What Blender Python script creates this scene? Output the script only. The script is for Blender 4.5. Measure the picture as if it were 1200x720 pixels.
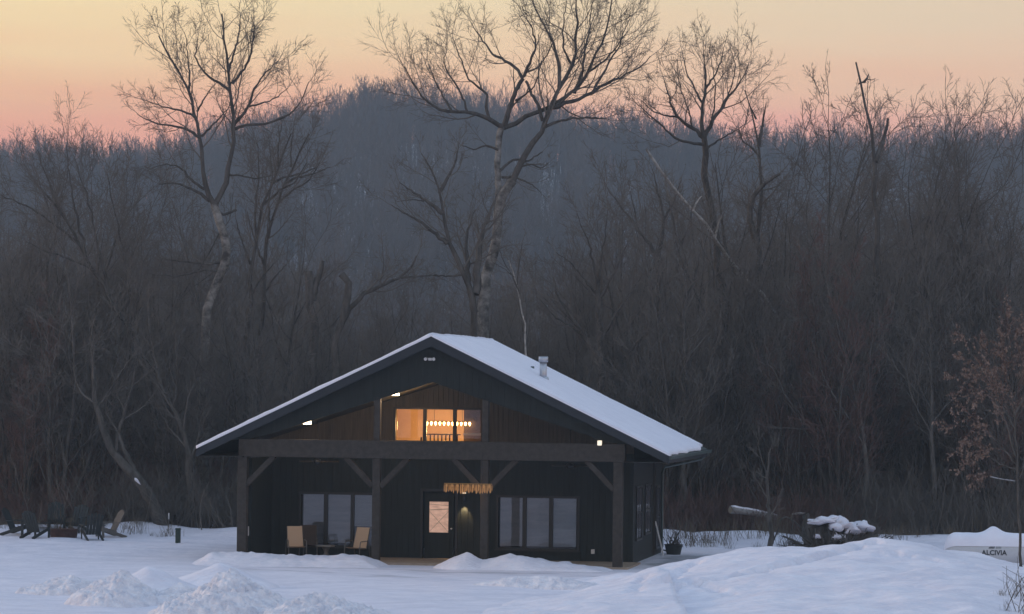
import bpy, bmesh, math, random
import numpy as np
from mathutils import Vector, Matrix

for _o in list(bpy.data.objects):
    bpy.data.objects.remove(_o, do_unlink=True)
scene = bpy.context.scene
COL = scene.collection
random.seed(7)
RNG = np.random.default_rng(11)

# ------------------------------------------------------------------ camera
F = 4000.0                 # focal length in pixels of the 1200 px wide photograph
HC = 5.6                   # eye height above the barn pad (the photographer stands on a rise)
PITCH = math.atan(90.0 / F)
ROLL = 0.0115
_r = Vector((1, 0, 0)); _f = Vector((0, math.cos(PITCH), math.sin(PITCH))); _u = Vector((0, -math.sin(PITCH), math.cos(PITCH)))
RC = _r * math.cos(ROLL) + _u * math.sin(ROLL)
UC = -_r * math.sin(ROLL) + _u * math.cos(ROLL)
CPOS = Vector((0, 0, HC))
cam_d = bpy.data.cameras.new('camera')
cam_d.sensor_fit = 'HORIZONTAL'; cam_d.sensor_width = 36.0
cam_d.lens = 36.0 * F / 1200.0
cam_d.clip_start = 0.5; cam_d.clip_end = 6000.0
cam = bpy.data.objects.new('camera', cam_d); COL.objects.link(cam)
cam.matrix_world = Matrix(((RC.x, UC.x, -_f.x, CPOS.x), (RC.y, UC.y, -_f.y, CPOS.y), (RC.z, UC.z, -_f.z, CPOS.z), (0, 0, 0, 1)))
scene.camera = cam

# ------------------------------------------------------------------ world: clear winter dusk sky
SUN_ELEV, SUN_AZ = math.radians(11.0), math.radians(-76.0)      # glow side: left of the view
world = bpy.data.worlds.new('World'); scene.world = world; world.use_nodes = True
wt = world.node_tree; wt.nodes.clear()
def wn(t, **k):
    n = wt.nodes.new(t)
    for a, b in k.items(): setattr(n, a, b)
    return n
def ramp_node(tree, stops):
    n = tree.nodes.new('ShaderNodeValToRGB'); cr = n.color_ramp
    while len(cr.elements) > 1: cr.elements.remove(cr.elements[-1])
    cr.elements[0].position = stops[0][0]; cr.elements[0].color = (*stops[0][1], 1)
    for p, c in stops[1:]:
        e = cr.elements.new(p); e.color = (*c, 1)
    return n
_tc = wn('ShaderNodeTexCoord'); _sep = wn('ShaderNodeSeparateXYZ'); wt.links.new(_tc.outputs['Generated'], _sep.inputs[0])
# thin cloud veils: stretched noise shifts the elevation that the colour is read at
_map = wn('ShaderNodeMapping'); _map.inputs['Scale'].default_value = (9, 9, 90); wt.links.new(_tc.outputs['Generated'], _map.inputs[0])
_ns = wn('ShaderNodeTexNoise'); _ns.inputs['Scale'].default_value = 1.0; _ns.inputs['Detail'].default_value = 3.0; wt.links.new(_map.outputs[0], _ns.inputs['Vector'])
_m1 = wn('ShaderNodeMath', operation='MULTIPLY_ADD'); wt.links.new(_ns.outputs['Fac'], _m1.inputs[0]); _m1.inputs[1].default_value = 0.022; _m1.inputs[2].default_value = -0.011
_m2 = wn('ShaderNodeMath', operation='ADD'); wt.links.new(_sep.outputs['Z'], _m2.inputs[0]); wt.links.new(_m1.outputs[0], _m2.inputs[1])
_UP = [(0.30, (0.52, 0.50, 0.53)), (0.55, (0.36, 0.365, 0.44)), (1.0, (0.30, 0.31, 0.395))]
_ra = ramp_node(wt, [(0.0, (0.52, 0.24, 0.22)), (0.060, (0.86, 0.36, 0.27)), (0.074, (0.90, 0.42, 0.27)), (0.084, (0.94, 0.53, 0.30)),
                     (0.098, (0.98, 0.68, 0.37)), (0.113, (0.98, 0.78, 0.42)), (0.18, (0.82, 0.73, 0.55))] + _UP)
_rb = ramp_node(wt, [(0.0, (0.50, 0.25, 0.26)), (0.060, (0.82, 0.36, 0.32)), (0.074, (0.86, 0.42, 0.33)), (0.088, (0.86, 0.54, 0.36)),
                     (0.100, (0.84, 0.60, 0.41)), (0.113, (0.79, 0.63, 0.44)), (0.18, (0.70, 0.66, 0.58))] + _UP)
for _x in (_ra, _rb):
    for _e in _x.color_ramp.elements:
        if _e.position < 0.15: _e.color = tuple(c_ * 1.12 for c_ in _e.color[:3]) + (1,)
    wt.links.new(_m2.outputs[0], _x.inputs[0])
_mr = wn('ShaderNodeMapRange', interpolation_type='SMOOTHSTEP'); wt.links.new(_sep.outputs['X'], _mr.inputs[0])
_mr.inputs[1].default_value = -0.19; _mr.inputs[2].default_value = 0.19
_mx = wn('ShaderNodeMixRGB'); wt.links.new(_mr.outputs[0], _mx.inputs[0]); wt.links.new(_ra.outputs[0], _mx.inputs[1]); wt.links.new(_rb.outputs[0], _mx.inputs[2])
# upper dome: physical twilight sky blended in
_sky = wn('ShaderNodeTexSky', sky_type='NISHITA'); _sky.sun_disc = False; _sky.sun_elevation = math.radians(1.5); _sky.sun_rotation = SUN_AZ
_sky.air_density = 1.2; _sky.dust_density = 0.6; _sky.ozone_density = 2.0
_sk = wn('ShaderNodeMixRGB', blend_type='MULTIPLY'); _sk.inputs[0].default_value = 1.0; wt.links.new(_sky.outputs[0], _sk.inputs[1]); _sk.inputs[2].default_value = (3.0, 3.0, 3.0, 1)
_mz = wn('ShaderNodeMapRange', interpolation_type='SMOOTHSTEP'); wt.links.new(_sep.outputs['Z'], _mz.inputs[0])
_mz.inputs[1].default_value = 0.2; _mz.inputs[2].default_value = 0.7; _mz.inputs[4].default_value = 0.35
_mf = wn('ShaderNodeMixRGB'); wt.links.new(_mz.outputs[0], _mf.inputs[0]); wt.links.new(_mx.outputs[0], _mf.inputs[1]); wt.links.new(_sk.outputs[0], _mf.inputs[2])
_bg = wn('ShaderNodeBackground'); _bg.inputs[1].default_value = 1.0; wt.links.new(_mf.outputs[0], _bg.inputs[0])
_wo = wn('ShaderNodeOutputWorld'); wt.links.new(_bg.outputs[0], _wo.inputs[0])

sun_d = bpy.data.lights.new('sun', 'SUN'); sun_d.energy = 1.05; sun_d.angle = math.radians(15); sun_d.color = (1.0, 0.70, 0.50)
sun = bpy.data.objects.new('sun', sun_d); COL.objects.link(sun)
_sd = Vector((math.sin(SUN_AZ) * math.cos(SUN_ELEV), math.cos(SUN_AZ) * math.cos(SUN_ELEV), math.sin(SUN_ELEV)))
sun.rotation_euler = _sd.to_track_quat('Z', 'Y').to_euler()
sun.location = _sd * 60

vs = scene.view_settings
vs.view_transform = 'Standard'; vs.look = 'None'; vs.exposure = 0.0; vs.gamma = 1.0
try: vs.use_curve_mapping = False
except Exception: pass
scene.render.engine = 'CYCLES'
cy = scene.cycles
cy.max_bounces = 5; cy.diffuse_bounces = 2; cy.glossy_bounces = 3; cy.transmission_bounces = 6; cy.transparent_max_bounces = 12
cy.volume_bounces = 0; cy.caustics_reflective = False; cy.caustics_refractive = False
cy.sample_clamp_indirect = 4.0
cy.use_denoising = True

# ------------------------------------------------------------------ pixel helpers
def ray(u, v): return _f * F + RC * (u - 600.0) - UC * (v - 360.0)
def px(u, v, Y):
    d = ray(u, v); return CPOS + d * (Y / d.y)
def sstep(t):
    t = np.clip(t, 0, 1); return t * t * (3 - 2 * t)

BA = math.atan(640.0 / F)                       # the barn's depth axis points 9 degrees right of the view axis
B0 = px(505, 661.5, 105.0); B0.z = 0.0
EX = Vector((math.cos(BA), -math.sin(BA), 0)); EY = Vector((math.sin(BA), math.cos(BA), 0))
def hit(u, v, ly):
    """barn-local x, z where pixel (u, v) meets the barn plane at depth ly"""
    d = ray(u, v); p0 = B0 + EY * ly
    t = (p0 - CPOS).dot(EY) / d.dot(EY); q = CPOS + d * t - B0
    return q.dot(EX), q.z
def to_local(x, y):
    dx, dy = x - B0.x, y - B0.y
    return dx * EX.x + dy * EX.y, dx * EY.x + dy * EY.y

# ------------------------------------------------------------------ numpy noise
_PERM = np.random.default_rng(3).random((256, 256))
def vnoise(x, y):
    xi = np.floor(x).astype(int); yi = np.floor(y).astype(int); fx = x - xi; fy = y - yi
    fx = fx * fx * (3 - 2 * fx); fy = fy * fy * (3 - 2 * fy)
    a = _PERM[xi & 255, yi & 255]; b = _PERM[(xi + 1) & 255, yi & 255]; c = _PERM[xi & 255, (yi + 1) & 255]; d = _PERM[(xi + 1) & 255, (yi + 1) & 255]
    return (a * (1 - fx) + b * fx) * (1 - fy) + (c * (1 - fx) + d * fx) * fy - 0.5
def fbm(x, y, o=4):
    s = 0; a = 1.0
    for i in range(o):
        s = s + a * vnoise(x * 2 ** i + 17.3 * i, y * 2 ** i + 9.1 * i); a *= 0.5
    return s

# ------------------------------------------------------------------ mesh helpers
def mesh_np(name, V, faces, mats, midx=None, smooth=True):
    """faces: list of int arrays (n, k)"""
    me = bpy.data.meshes.new(name)
    V = np.asarray(V, dtype=np.float32)
    me.vertices.add(len(V)); me.vertices.foreach_set('co', V.ravel())
    loops = np.concatenate([f.ravel() for f in faces]); sizes = np.concatenate([np.full(len(f), f.shape[1]) for f in faces])
    me.loops.add(len(loops)); me.loops.foreach_set('vertex_index', loops.astype(np.int32))
    me.polygons.add(len(sizes)); st = np.zeros(len(sizes), np.int32); st[1:] = np.cumsum(sizes)[:-1]
    me.polygons.foreach_set('loop_start', st)
    try: me.polygons.foreach_set('loop_total', sizes.astype(np.int32))
    except Exception: pass
    me.polygons.foreach_set('use_smooth', np.full(len(sizes), smooth))
    for m in (mats if isinstance(mats, (list, tuple)) else [mats]): me.materials.append(m)
    if midx is not None: me.polygons.foreach_set('material_index', np.asarray(midx, np.int32))
    me.update(calc_edges=True)
    return me

class MB:
    """collects shapes into one mesh"""
    def __init__(s): s.v = []; s.f = []; s.sm = []
    def add(s, vs, fs, smooth=False):
        b = len(s.v); s.v += [tuple(v) for v in vs]; s.f += [tuple(b + i for i in f) for f in fs]; s.sm += [smooth] * len(fs); return s
    def box(s, x0, x1, y0, y1, z0, z1, M=None):
        vs = [Vector((x, y, z)) for z in (z0, z1) for y in (y0, y1) for x in (x0, x1)]
        if M is not None: vs = [M @ v for v in vs]
        return s.add(vs, [(0, 2, 3, 1), (4, 5, 7, 6), (0, 1, 5, 4), (2, 6, 7, 3), (0, 4, 6, 2), (1, 3, 7, 5)])
    def bar(s, p0, p1, w, h, up=(0, 0, 1)):
        p0, p1 = Vector(p0), Vector(p1); t = (p1 - p0).normalized(); u = Vector(up)
        if abs(t.dot(u)) > 0.98: u = Vector((0, 1, 0))
        a = t.cross(u).normalized(); b = a.cross(t).normalized()
        vs = [p + a * i * w / 2 + b * j * h / 2 for p in (p0, p1) for (i, j) in ((-1, -1), (1, -1), (1, 1), (-1, 1))]
        return s.add(vs, [(3, 2, 1, 0), (4, 5, 6, 7), (0, 1, 5, 4), (1, 2, 6, 5), (2, 3, 7, 6), (3, 0, 4, 7)])
    def tube(s, pts, rads, n=8, caps=True):
        pts = [Vector(p) for p in pts]
        if not isinstance(rads, (list, tuple)): rads = [rads] * len(pts)
        vs = []; fs = []
        ref = None
        for i, p in enumerate(pts):
            t = (pts[min(i + 1, len(pts) - 1)] - pts[max(i - 1, 0)]).normalized()
            if ref is None: ref = Vector((1, 0, 0)) if abs(t.x) < 0.8 else Vector((0, 1, 0))
            a = t.cross(ref).normalized(); b = t.cross(a)
            for k in range(n):
                q = 2 * math.pi * k / n; vs.append(p + (a * math.cos(q) + b * math.sin(q)) * rads[i])
        for i in range(len(pts) - 1):
            for k in range(n):
                fs.append((i * n + k, i * n + (k + 1) % n, (i + 1) * n + (k + 1) % n, (i + 1) * n + k))
        s.add(vs, fs, True)
        if caps:
            b = len(s.v) - len(vs)
            s.f += [tuple(b + k for k in reversed(range(n))), tuple(b + (len(pts) - 1) * n + k for k in range(n))]; s.sm += [False, False]
        return s
    def lathe(s, prof, c=(0, 0, 0), n=16, M=None):
        vs = []; fs = []
        for r, z in prof:
            for k in range(n):
                q = 2 * math.pi * k / n; p = Vector((c[0] + r * math.cos(q), c[1] + r * math.sin(q), c[2] + z)); vs.append(M @ p if M is not None else p)
        for i in range(len(prof) - 1):
            for k in range(n): fs.append((i * n + k, i * n + (k + 1) % n, (i + 1) * n + (k + 1) % n, (i + 1) * n + k))
        return s.add(vs, fs, True)
    def prism(s, poly, a0, a1, axis='y'):
        """poly in the plane across axis, extruded from a0 to a1; axis y: poly=(x,z)"""
        n = len(poly)
        def P(p, a): return (p[0], a, p[1]) if axis == 'y' else ((a, p[0], p[1]) if axis == 'x' else (p[0], p[1], a))
        vs = [P(p, a0) for p in poly] + [P(p, a1) for p in poly]
        fs = [tuple(range(n)), tuple(reversed(range(n, 2 * n)))] + [((i + 1) % n, i, n + i, n + (i + 1) % n) for i in range(n)]
        return s.add(vs, fs)
    def mesh(s, name, mat, bevel=0.0):
        me = bpy.data.meshes.new(name); me.from_pydata(s.v, [], s.f)
        bm = bmesh.new(); bm.from_mesh(me); 
        if bevel > 0:
            bmesh.ops.remove_doubles(bm, verts=bm.verts, dist=1e-5)
            bmesh.ops.bevel(bm, geom=[e for e in bm.edges if e.is_manifold and e.calc_face_angle(0) > 0.6], offset=bevel, segments=1, affect='EDGES', profile=0.5)
        bmesh.ops.recalc_face_normals(bm, faces=bm.faces); bm.to_mesh(me); bm.free()
        if bevel == 0: me.polygons.foreach_set('use_smooth', s.sm)
        me.materials.append(mat); return me
    def build(s, name, mat, parent=None, bevel=0.0, **kw):
        return link(name, s.mesh(name, mat, bevel), parent, **kw)

def link(name, me, parent=None, loc=None, rotz=None, label=None, cat=None, group=None, kind=None):
    o = bpy.data.objects.new(name, me); COL.objects.link(o)
    if parent is not None: o.parent = parent
    if loc is not None: o.location = loc
    if rotz is not None: o.rotation_euler = (0, 0, rotz)
    tag(o, label, cat, group, kind); return o
def tag(o, label=None, cat=None, group=None, kind=None):
    if label: o['label'] = label
    if cat: o['category'] = cat
    if group: o['group'] = group
    if kind: o['kind'] = kind
    return o
def thing(name, label, cat, loc=(0, 0, 0), rotz=0.0, group=None):
    return link(name, None, None, loc, rotz, label, cat, group)
def copy_tree(o, parent=None):
    c = o.copy(); COL.objects.link(c); c.parent = parent
    for ch in list(o.children): copy_tree(ch, c)
    return c

# ------------------------------------------------------------------ materials
def mat(name, col, rough=0.7, spec=0.3, metal=0.0, var=None, scale=4.0, bump=0.0, bscale=20.0, stretch=(1, 1, 1), emit=None, estr=0.0, coords='Object'):
    """Principled material; var = second colour mixed in by noise"""
    m = bpy.data.materials.new(name); m.use_nodes = True; t = m.node_tree; b = t.nodes['Principled BSDF']
    b.inputs['Base Color'].default_value = (*col, 1); b.inputs['Roughness'].default_value = rough; b.inputs['Metallic'].default_value = metal
    b.inputs['Specular IOR Level'].default_value = spec
    if var is not None or bump:
        tc = t.nodes.new('ShaderNodeTexCoord'); mp = t.nodes.new('ShaderNodeMapping'); mp.inputs['Scale'].default_value = stretch
        t.links.new(tc.outputs[coords], mp.inputs[0])
    if var is not None:
        n = t.nodes.new('ShaderNodeTexNoise'); n.inputs['Scale'].default_value = scale; n.inputs['Detail'].default_value = 5; n.inputs['Roughness'].default_value = 0.65
        t.links.new(mp.outputs[0], n.inputs['Vector'])
        r = ramp_node(t, [(0.36, col), (0.64, var)]); t.links.new(n.outputs['Fac'], r.inputs[0]); t.links.new(r.outputs[0], b.inputs['Base Color'])
    if bump:
        n2 = t.nodes.new('ShaderNodeTexNoise'); n2.inputs['Scale'].default_value = bscale; n2.inputs['Detail'].default_value = 6
        t.links.new(mp.outputs[0], n2.inputs['Vector'])
        bp = t.nodes.new('ShaderNodeBump'); bp.inputs['Strength'].default_value = 0.6; bp.inputs['Distance'].default_value = bump
        t.links.new(n2.outputs['Fac'], bp.inputs['Height']); t.links.new(bp.outputs[0], b.inputs['Normal'])
    if emit: b.inputs['Emission Color'].default_value = (*emit, 1); b.inputs['Emission Strength'].default_value = estr
    return m
M = {}
M['snow'] = mat('snow', (0.87, 0.85, 0.90), 0.55, 0.2, var=(0.72, 0.71, 0.78), scale=0.7, bump=0.14, bscale=3.0, stretch=(1, 2.2, 1))
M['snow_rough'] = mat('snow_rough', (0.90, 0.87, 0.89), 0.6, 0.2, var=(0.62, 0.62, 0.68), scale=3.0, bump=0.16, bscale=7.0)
M['snow_roof'] = mat('snow_roof', (0.85, 0.85, 0.91), 0.55, 0.25, var=(0.78, 0.78, 0.85), scale=1.2, bump=0.03, bscale=5.0)
M['hill_snow'] = mat('hill_snow', (0.50, 0.51, 0.55), 0.8, 0.1, var=(0.16, 0.15, 0.14), scale=0.06)
M['siding'] = mat('siding', (0.012, 0.016, 0.015), 0.65, 0.2, var=(0.020, 0.024, 0.023), scale=3.0, stretch=(3, 3, 0.25), bump=0.004, bscale=30)
M['siding_wood'] = mat('siding_wood', (0.045, 0.038, 0.030), 0.65, 0.2, var=(0.080, 0.066, 0.050), scale=3.0, stretch=(5, 5, 0.3), bump=0.004, bscale=30)
M['timber'] = mat('timber', (0.042, 0.036, 0.031), 0.75, 0.15, var=(0.062, 0.054, 0.047), scale=3.0, stretch=(2, 2, 2), bump=0.004, bscale=25)
M['fascia'] = mat('fascia', (0.016, 0.022, 0.030), 0.5, 0.3, var=(0.022, 0.028, 0.036), scale=2)
M['roof_metal'] = mat('roof_metal', (0.045, 0.065, 0.065), 0.4, 0.5)
M['ceiling'] = mat('ceiling', (0.03, 0.03, 0.028), 0.7, 0.2, var=(0.045, 0.042, 0.038), scale=3, stretch=(0.3, 4, 4))
M['black_frame'] = mat('black_frame', (0.012, 0.013, 0.014), 0.45, 0.4)
M['blind'] = mat('blind', (0.34, 0.33, 0.34), 0.8, 0.1, var=(0.43, 0.40, 0.42), scale=2.0, stretch=(0.6, 1, 4))
M['blind_pale'] = mat('blind_pale', (0.42, 0.42, 0.44), 0.8, 0.1, var=(0.36, 0.36, 0.38), scale=2.5, stretch=(0.6, 1, 6))
M['room_dark'] = mat('room_dark', (0.03, 0.03, 0.035), 0.9, 0.1, var=(0.06, 0.055, 0.06), scale=1.5)
M['room_warm'] = mat('room_warm', (0.52, 0.36, 0.22), 0.8, 0.1, var=(0.60, 0.43, 0.27), scale=1.2)
M['dark_wood'] = mat('dark_wood', (0.06, 0.038, 0.022), 0.6, 0.2, var=(0.09, 0.055, 0.03), scale=4)
M['concrete'] = mat('concrete', (0.27, 0.21, 0.16), 0.85, 0.2, var=(0.36, 0.28, 0.21), scale=3, bump=0.004, bscale=20)
M['steel'] = mat('steel', (0.52, 0.53, 0.56), 0.38, 0.5, metal=0.7, var=(0.40, 0.41, 0.44), scale=6, stretch=(1, 1, 0.3))
M['gutter'] = mat('gutter', (0.05, 0.075, 0.07), 0.4, 0.5)
M['white_plastic'] = mat('white_plastic', (0.62, 0.61, 0.60), 0.5, 0.4, var=(0.52, 0.52, 0.52), scale=12)
M['sling'] = mat('sling', (0.50, 0.36, 0.25), 0.85, 0.1, var=(0.43, 0.31, 0.21), scale=25, stretch=(1, 1, 6))
M['chair_metal'] = mat('chair_metal', (0.10, 0.095, 0.085), 0.45, 0.4, metal=0.3, var=(0.14, 0.13, 0.12), scale=15)
M['brown_wicker'] = mat('brown_wicker', (0.045, 0.032, 0.025), 0.8, 0.2, var=(0.07, 0.05, 0.04), scale=30)
M['table_top'] = mat('table_top', (0.20, 0.19, 0.17), 0.6, 0.3, var=(0.15, 0.14, 0.13), scale=8)
M['adirondack_dark'] = mat('adirondack_dark', (0.018, 0.022, 0.022), 0.6, 0.3, var=(0.03, 0.035, 0.034), scale=6)
M['adirondack_grey'] = mat('adirondack_grey', (0.10, 0.09, 0.08), 0.7, 0.3, var=(0.14, 0.125, 0.11), scale=6)
M['rust'] = mat('rust', (0.05, 0.028, 0.024), 0.85, 0.2, var=(0.09, 0.045, 0.035), scale=8, bump=0.004, bscale=25)
M['green_metal'] = mat('green_metal', (0.012, 0.035, 0.028), 0.5, 0.4, var=(0.02, 0.045, 0.036), scale=8)
M['tank_white'] = mat('tank_white', (0.56, 0.57, 0.58), 0.45, 0.4, var=(0.49, 0.50, 0.52), scale=1.5)
M['lettering'] = mat('lettering', (0.05, 0.055, 0.06), 0.6, 0.2)
M['bark'] = mat('bark', (0.055, 0.050, 0.044), 0.9, 0.1, var=(0.115, 0.104, 0.093), scale=5, stretch=(1, 1, 0.35), bump=0.02, bscale=10)
M['bark_grey'] = mat('bark_grey', (0.085, 0.080, 0.073), 0.9, 0.1, var=(0.17, 0.16, 0.145), scale=5, stretch=(1, 1, 0.35), bump=0.02, bscale=10)
M['bark_pale'] = mat('bark_pale', (0.060, 0.055, 0.050), 0.85, 0.1, var=(0.30, 0.285, 0.26), scale=2.2, stretch=(1, 1, 1.3), bump=0.02, bscale=9)
M['bark_birch'] = mat('bark_birch', (0.22, 0.21, 0.19), 0.8, 0.1, var=(0.42, 0.40, 0.37), scale=3, stretch=(1, 1, 2))
M['twig'] = mat('twig', (0.118, 0.106, 0.092), 0.9, 0.1, var=(0.165, 0.147, 0.128), scale=2)
M['twig_red'] = mat('twig_red', (0.125, 0.078, 0.066), 0.9, 0.1, var=(0.16, 0.10, 0.084), scale=2)
M['hill_twig'] = mat('hill_twig', (0.115, 0.11, 0.11), 0.95, 0.05, var=(0.165, 0.155, 0.155), scale=0.5)
M['leaf_brown'] = mat('leaf_brown', (0.15, 0.105, 0.085), 0.85, 0.15, var=(0.26, 0.19, 0.15), scale=3)
M['dead_grass'] = mat('dead_grass', (0.13, 0.105, 0.075), 0.9, 0.1, var=(0.19, 0.155, 0.11), scale=3)
M['log_cut'] = mat('log_cut', (0.30, 0.25, 0.19), 0.85, 0.1, var=(0.22, 0.18, 0.14), scale=8)
M['log_pale'] = mat('log_pale', (0.34, 0.33, 0.32), 0.85, 0.1, var=(0.20, 0.19, 0.18), scale=5, stretch=(0.5, 1, 1))
M['lamp_glow'] = mat('lamp_glow', (0.9, 0.8, 0.6), 0.5, 0.2, emit=(1.0, 0.80, 0.48), estr=14.0)
M['bulb_glow'] = mat('bulb_glow', (0.9, 0.7, 0.4), 0.5, 0.2, emit=(1.0, 0.62, 0.20), estr=26.0)
M['reflection_glow'] = mat('reflection_glow', (0.36, 0.22, 0.10), 0.3, 0.5, emit=(1.0, 0.42, 0.08), estr=0.15)  # amber glow of the chandelier's reflection, put on solid drops
M['small_glow'] = mat('small_glow', (0.8, 0.75, 0.65), 0.5, 0.2, emit=(1.0, 0.85, 0.62), estr=0.9)
M['brass'] = mat('brass', (0.30, 0.20, 0.08), 0.35, 0.5, metal=0.9, var=(0.22, 0.14, 0.06), scale=9)

def glass_mat(name, tint, refl=0.10):
    m = bpy.data.materials.new(name); m.use_nodes = True; t = m.node_tree; t.nodes.clear()
    o = t.nodes.new('ShaderNodeOutputMaterial'); mix = t.nodes.new('ShaderNodeMixShader'); tr = t.nodes.new('ShaderNodeBsdfTransparent'); gl = t.nodes.new('ShaderNodeBsdfGlossy')
    tr.inputs[0].default_value = (*tint, 1); gl.inputs['Roughness'].default_value = 0.02; gl.inputs[0].default_value = (0.9, 0.9, 0.95, 1)
    fr = t.nodes.new('ShaderNodeFresnel'); fr.inputs[0].default_value = 1.5; ad = t.nodes.new('ShaderNodeMath'); ad.operation = 'ADD'; ad.inputs[1].default_value = refl
    t.links.new(fr.outputs[0], ad.inputs[0]); t.links.new(ad.outputs[0], mix.inputs[0]); t.links.new(tr.outputs[0], mix.inputs[1]); t.links.new(gl.outputs[0], mix.inputs[2]); t.links.new(mix.outputs[0], o.inputs[0])
    return m
M['glass'] = glass_mat('glass', (0.85, 0.88, 0.90), 0.02)
M['glass_clear'] = glass_mat('glass_clear', (0.96, 0.96, 0.96), 0.0)

def door_curtain_mat():
    """a lit door pane: pale curtain with two crossed folds, glowing from the room behind"""
    m = bpy.data.materials.new('lit_curtain'); m.use_nodes = True; t = m.node_tree; b = t.nodes['Principled BSDF']
    tc = t.nodes.new('ShaderNodeTexCoord'); w = t.nodes.new('ShaderNodeTexNoise'); w.inputs['Scale'].default_value = 5.0; w.inputs['Detail'].default_value = 4
    mp = t.nodes.new('ShaderNodeMapping'); mp.inputs['Scale'].default_value = (1.0, 1, 2.2); mp.inputs['Rotation'].default_value = (0, 0.6, 0)
    t.links.new(tc.outputs['Object'], mp.inputs[0]); t.links.new(mp.outputs[0], w.inputs['Vector'])
    r = ramp_node(t, [(0.3, (0.46, 0.28, 0.21)), (0.7, (0.64, 0.42, 0.32))]); t.links.new(w.outputs['Fac'], r.inputs[0])
    t.links.new(r.outputs[0], b.inputs['Base Color']); t.links.new(r.outputs[0], b.inputs['Emission Color']); b.inputs['Emission Strength'].default_value = 0.62
    b.inputs['Roughness'].default_value = 0.9
    return m
M['lit_curtain'] = door_curtain_mat()

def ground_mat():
    """snow with a greyer tone masked in beside the barn and before the porch"""
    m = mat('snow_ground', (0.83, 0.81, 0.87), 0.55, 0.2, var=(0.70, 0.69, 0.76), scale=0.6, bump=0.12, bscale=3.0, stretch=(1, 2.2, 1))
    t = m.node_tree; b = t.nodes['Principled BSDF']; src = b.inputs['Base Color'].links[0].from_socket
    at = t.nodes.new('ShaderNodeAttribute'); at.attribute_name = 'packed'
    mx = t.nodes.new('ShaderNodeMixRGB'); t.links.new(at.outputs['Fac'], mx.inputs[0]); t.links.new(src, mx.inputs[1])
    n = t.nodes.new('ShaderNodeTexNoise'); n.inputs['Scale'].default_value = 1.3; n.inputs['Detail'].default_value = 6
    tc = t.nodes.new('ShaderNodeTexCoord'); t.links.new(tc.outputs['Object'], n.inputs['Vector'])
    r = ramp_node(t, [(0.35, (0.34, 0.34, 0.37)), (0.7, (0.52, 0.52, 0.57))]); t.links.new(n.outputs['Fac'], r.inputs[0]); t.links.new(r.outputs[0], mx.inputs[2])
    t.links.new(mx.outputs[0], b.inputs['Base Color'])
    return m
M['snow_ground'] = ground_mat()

# ------------------------------------------------------------------ ground
def g_base(x, y):
    x = np.asarray(x, float); y = np.asarray(y, float)
    z = 4.0 * (1 - sstep(y / 68.0))
    lx, ly = to_local(x, y)
    pad = sstep((np.maximum(np.abs(lx) - 7.2, np.maximum(-1.5 - ly, ly - 13.0))) / 3.0)     # 0 on the barn pad, 1 away
    z = z + pad * (0.16 * fbm(x * 0.16, y * 0.16, 3) + 0.05 * fbm(x * 0.9, y * 0.9, 3)) + 0.018 * fbm(x * 2.1 + 5, y * 2.1, 2) * sstep(pad * 3 + 0.25)
    # bank along the wood's edge
    e = 122.0 + 1.2 * np.sin(x * 0.35)
    bank = np.exp(-((y - e) / 1.9) ** 2) * (0.22 + 0.30 * (vnoise(x * 0.45, x * 0 + 3.0) + 0.5))
    z = z + bank * sstep(pad * 2)
    z = z + 0.35 * sstep((y - 118) / 20.0)
    z = z + sstep((y - 150) / 150.0) * 1.6 * (vnoise(x * 0.03, y * 0.03) + 0.5)
    # wheel ruts of the drive in front of the porch
    for c in (97.2, 99.0):
        yy = y - (c + 0.02 * (x - 4))
        z = z - 0.05 * np.exp(-(yy / 0.22) ** 2) * sstep((x + 4.0) / 3.0)
    return z
# hill behind: skyline of tree tops read from the photograph
HILL_U = np.array([-500, -150, 0, 80, 150, 185, 230, 270, 320, 380, 430, 480, 540, 600, 640, 700, 760, 860, 1000, 1100, 1200, 1400, 1800])
HILL_V = np.array([205, 195, 188, 184, 186, 180, 168, 158, 148, 132, 114, 118, 126, 134, 140, 150, 162, 172, 178, 172, 170, 175, 185])
RIDGE = 760.0; TREE_H = 12.5
def hill_z(x, y):
    x = np.asarray(x, float); y = np.asarray(y, float)
    u = 600 + x / np.maximum(y, 50) * F
    v = np.interp(u, HILL_U, HILL_V)
    hor = 450 + ROLL * (u - 600)
    zr = HC + (hor - v) * RIDGE / F - TREE_H
    k = sstep((y - 300.0) / (RIDGE - 300.0)) * (1 - 0.25 * sstep((y - RIDGE) / 400.0))
    rough = fbm(x * 0.012, y * 0.012, 4) * 9.0 * np.sin(np.clip((y - 300) / (RIDGE - 300), 0, 1) * math.pi)
    return zr * k + rough * 0.8
def grid_mesh(name, xs, ys, zf, material, extra=None):
    X, Y = np.meshgrid(xs, ys); Z = zf(X, Y); V = np.stack([X, Y, Z], -1).reshape(-1, 3); nx, ny = len(xs), len(ys)
    i = (np.arange(ny - 1)[:, None] * nx + np.arange(nx - 1)[None, :]).ravel()
    me = mesh_np(name, V, [np.stack([i, i + 1, i + nx + 1, i + nx], 1)], material)
    if extra is not None:
        a = me.attributes.new('packed', 'FLOAT', 'POINT'); a.data.foreach_set('value', extra(X, Y).ravel().astype(np.float32))
    return me
def total_g(x, y):
    return g_base(x, y) + np.where(np.asarray(y) > 300, np.maximum(hill_z(x, y), 0), 0)
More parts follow.
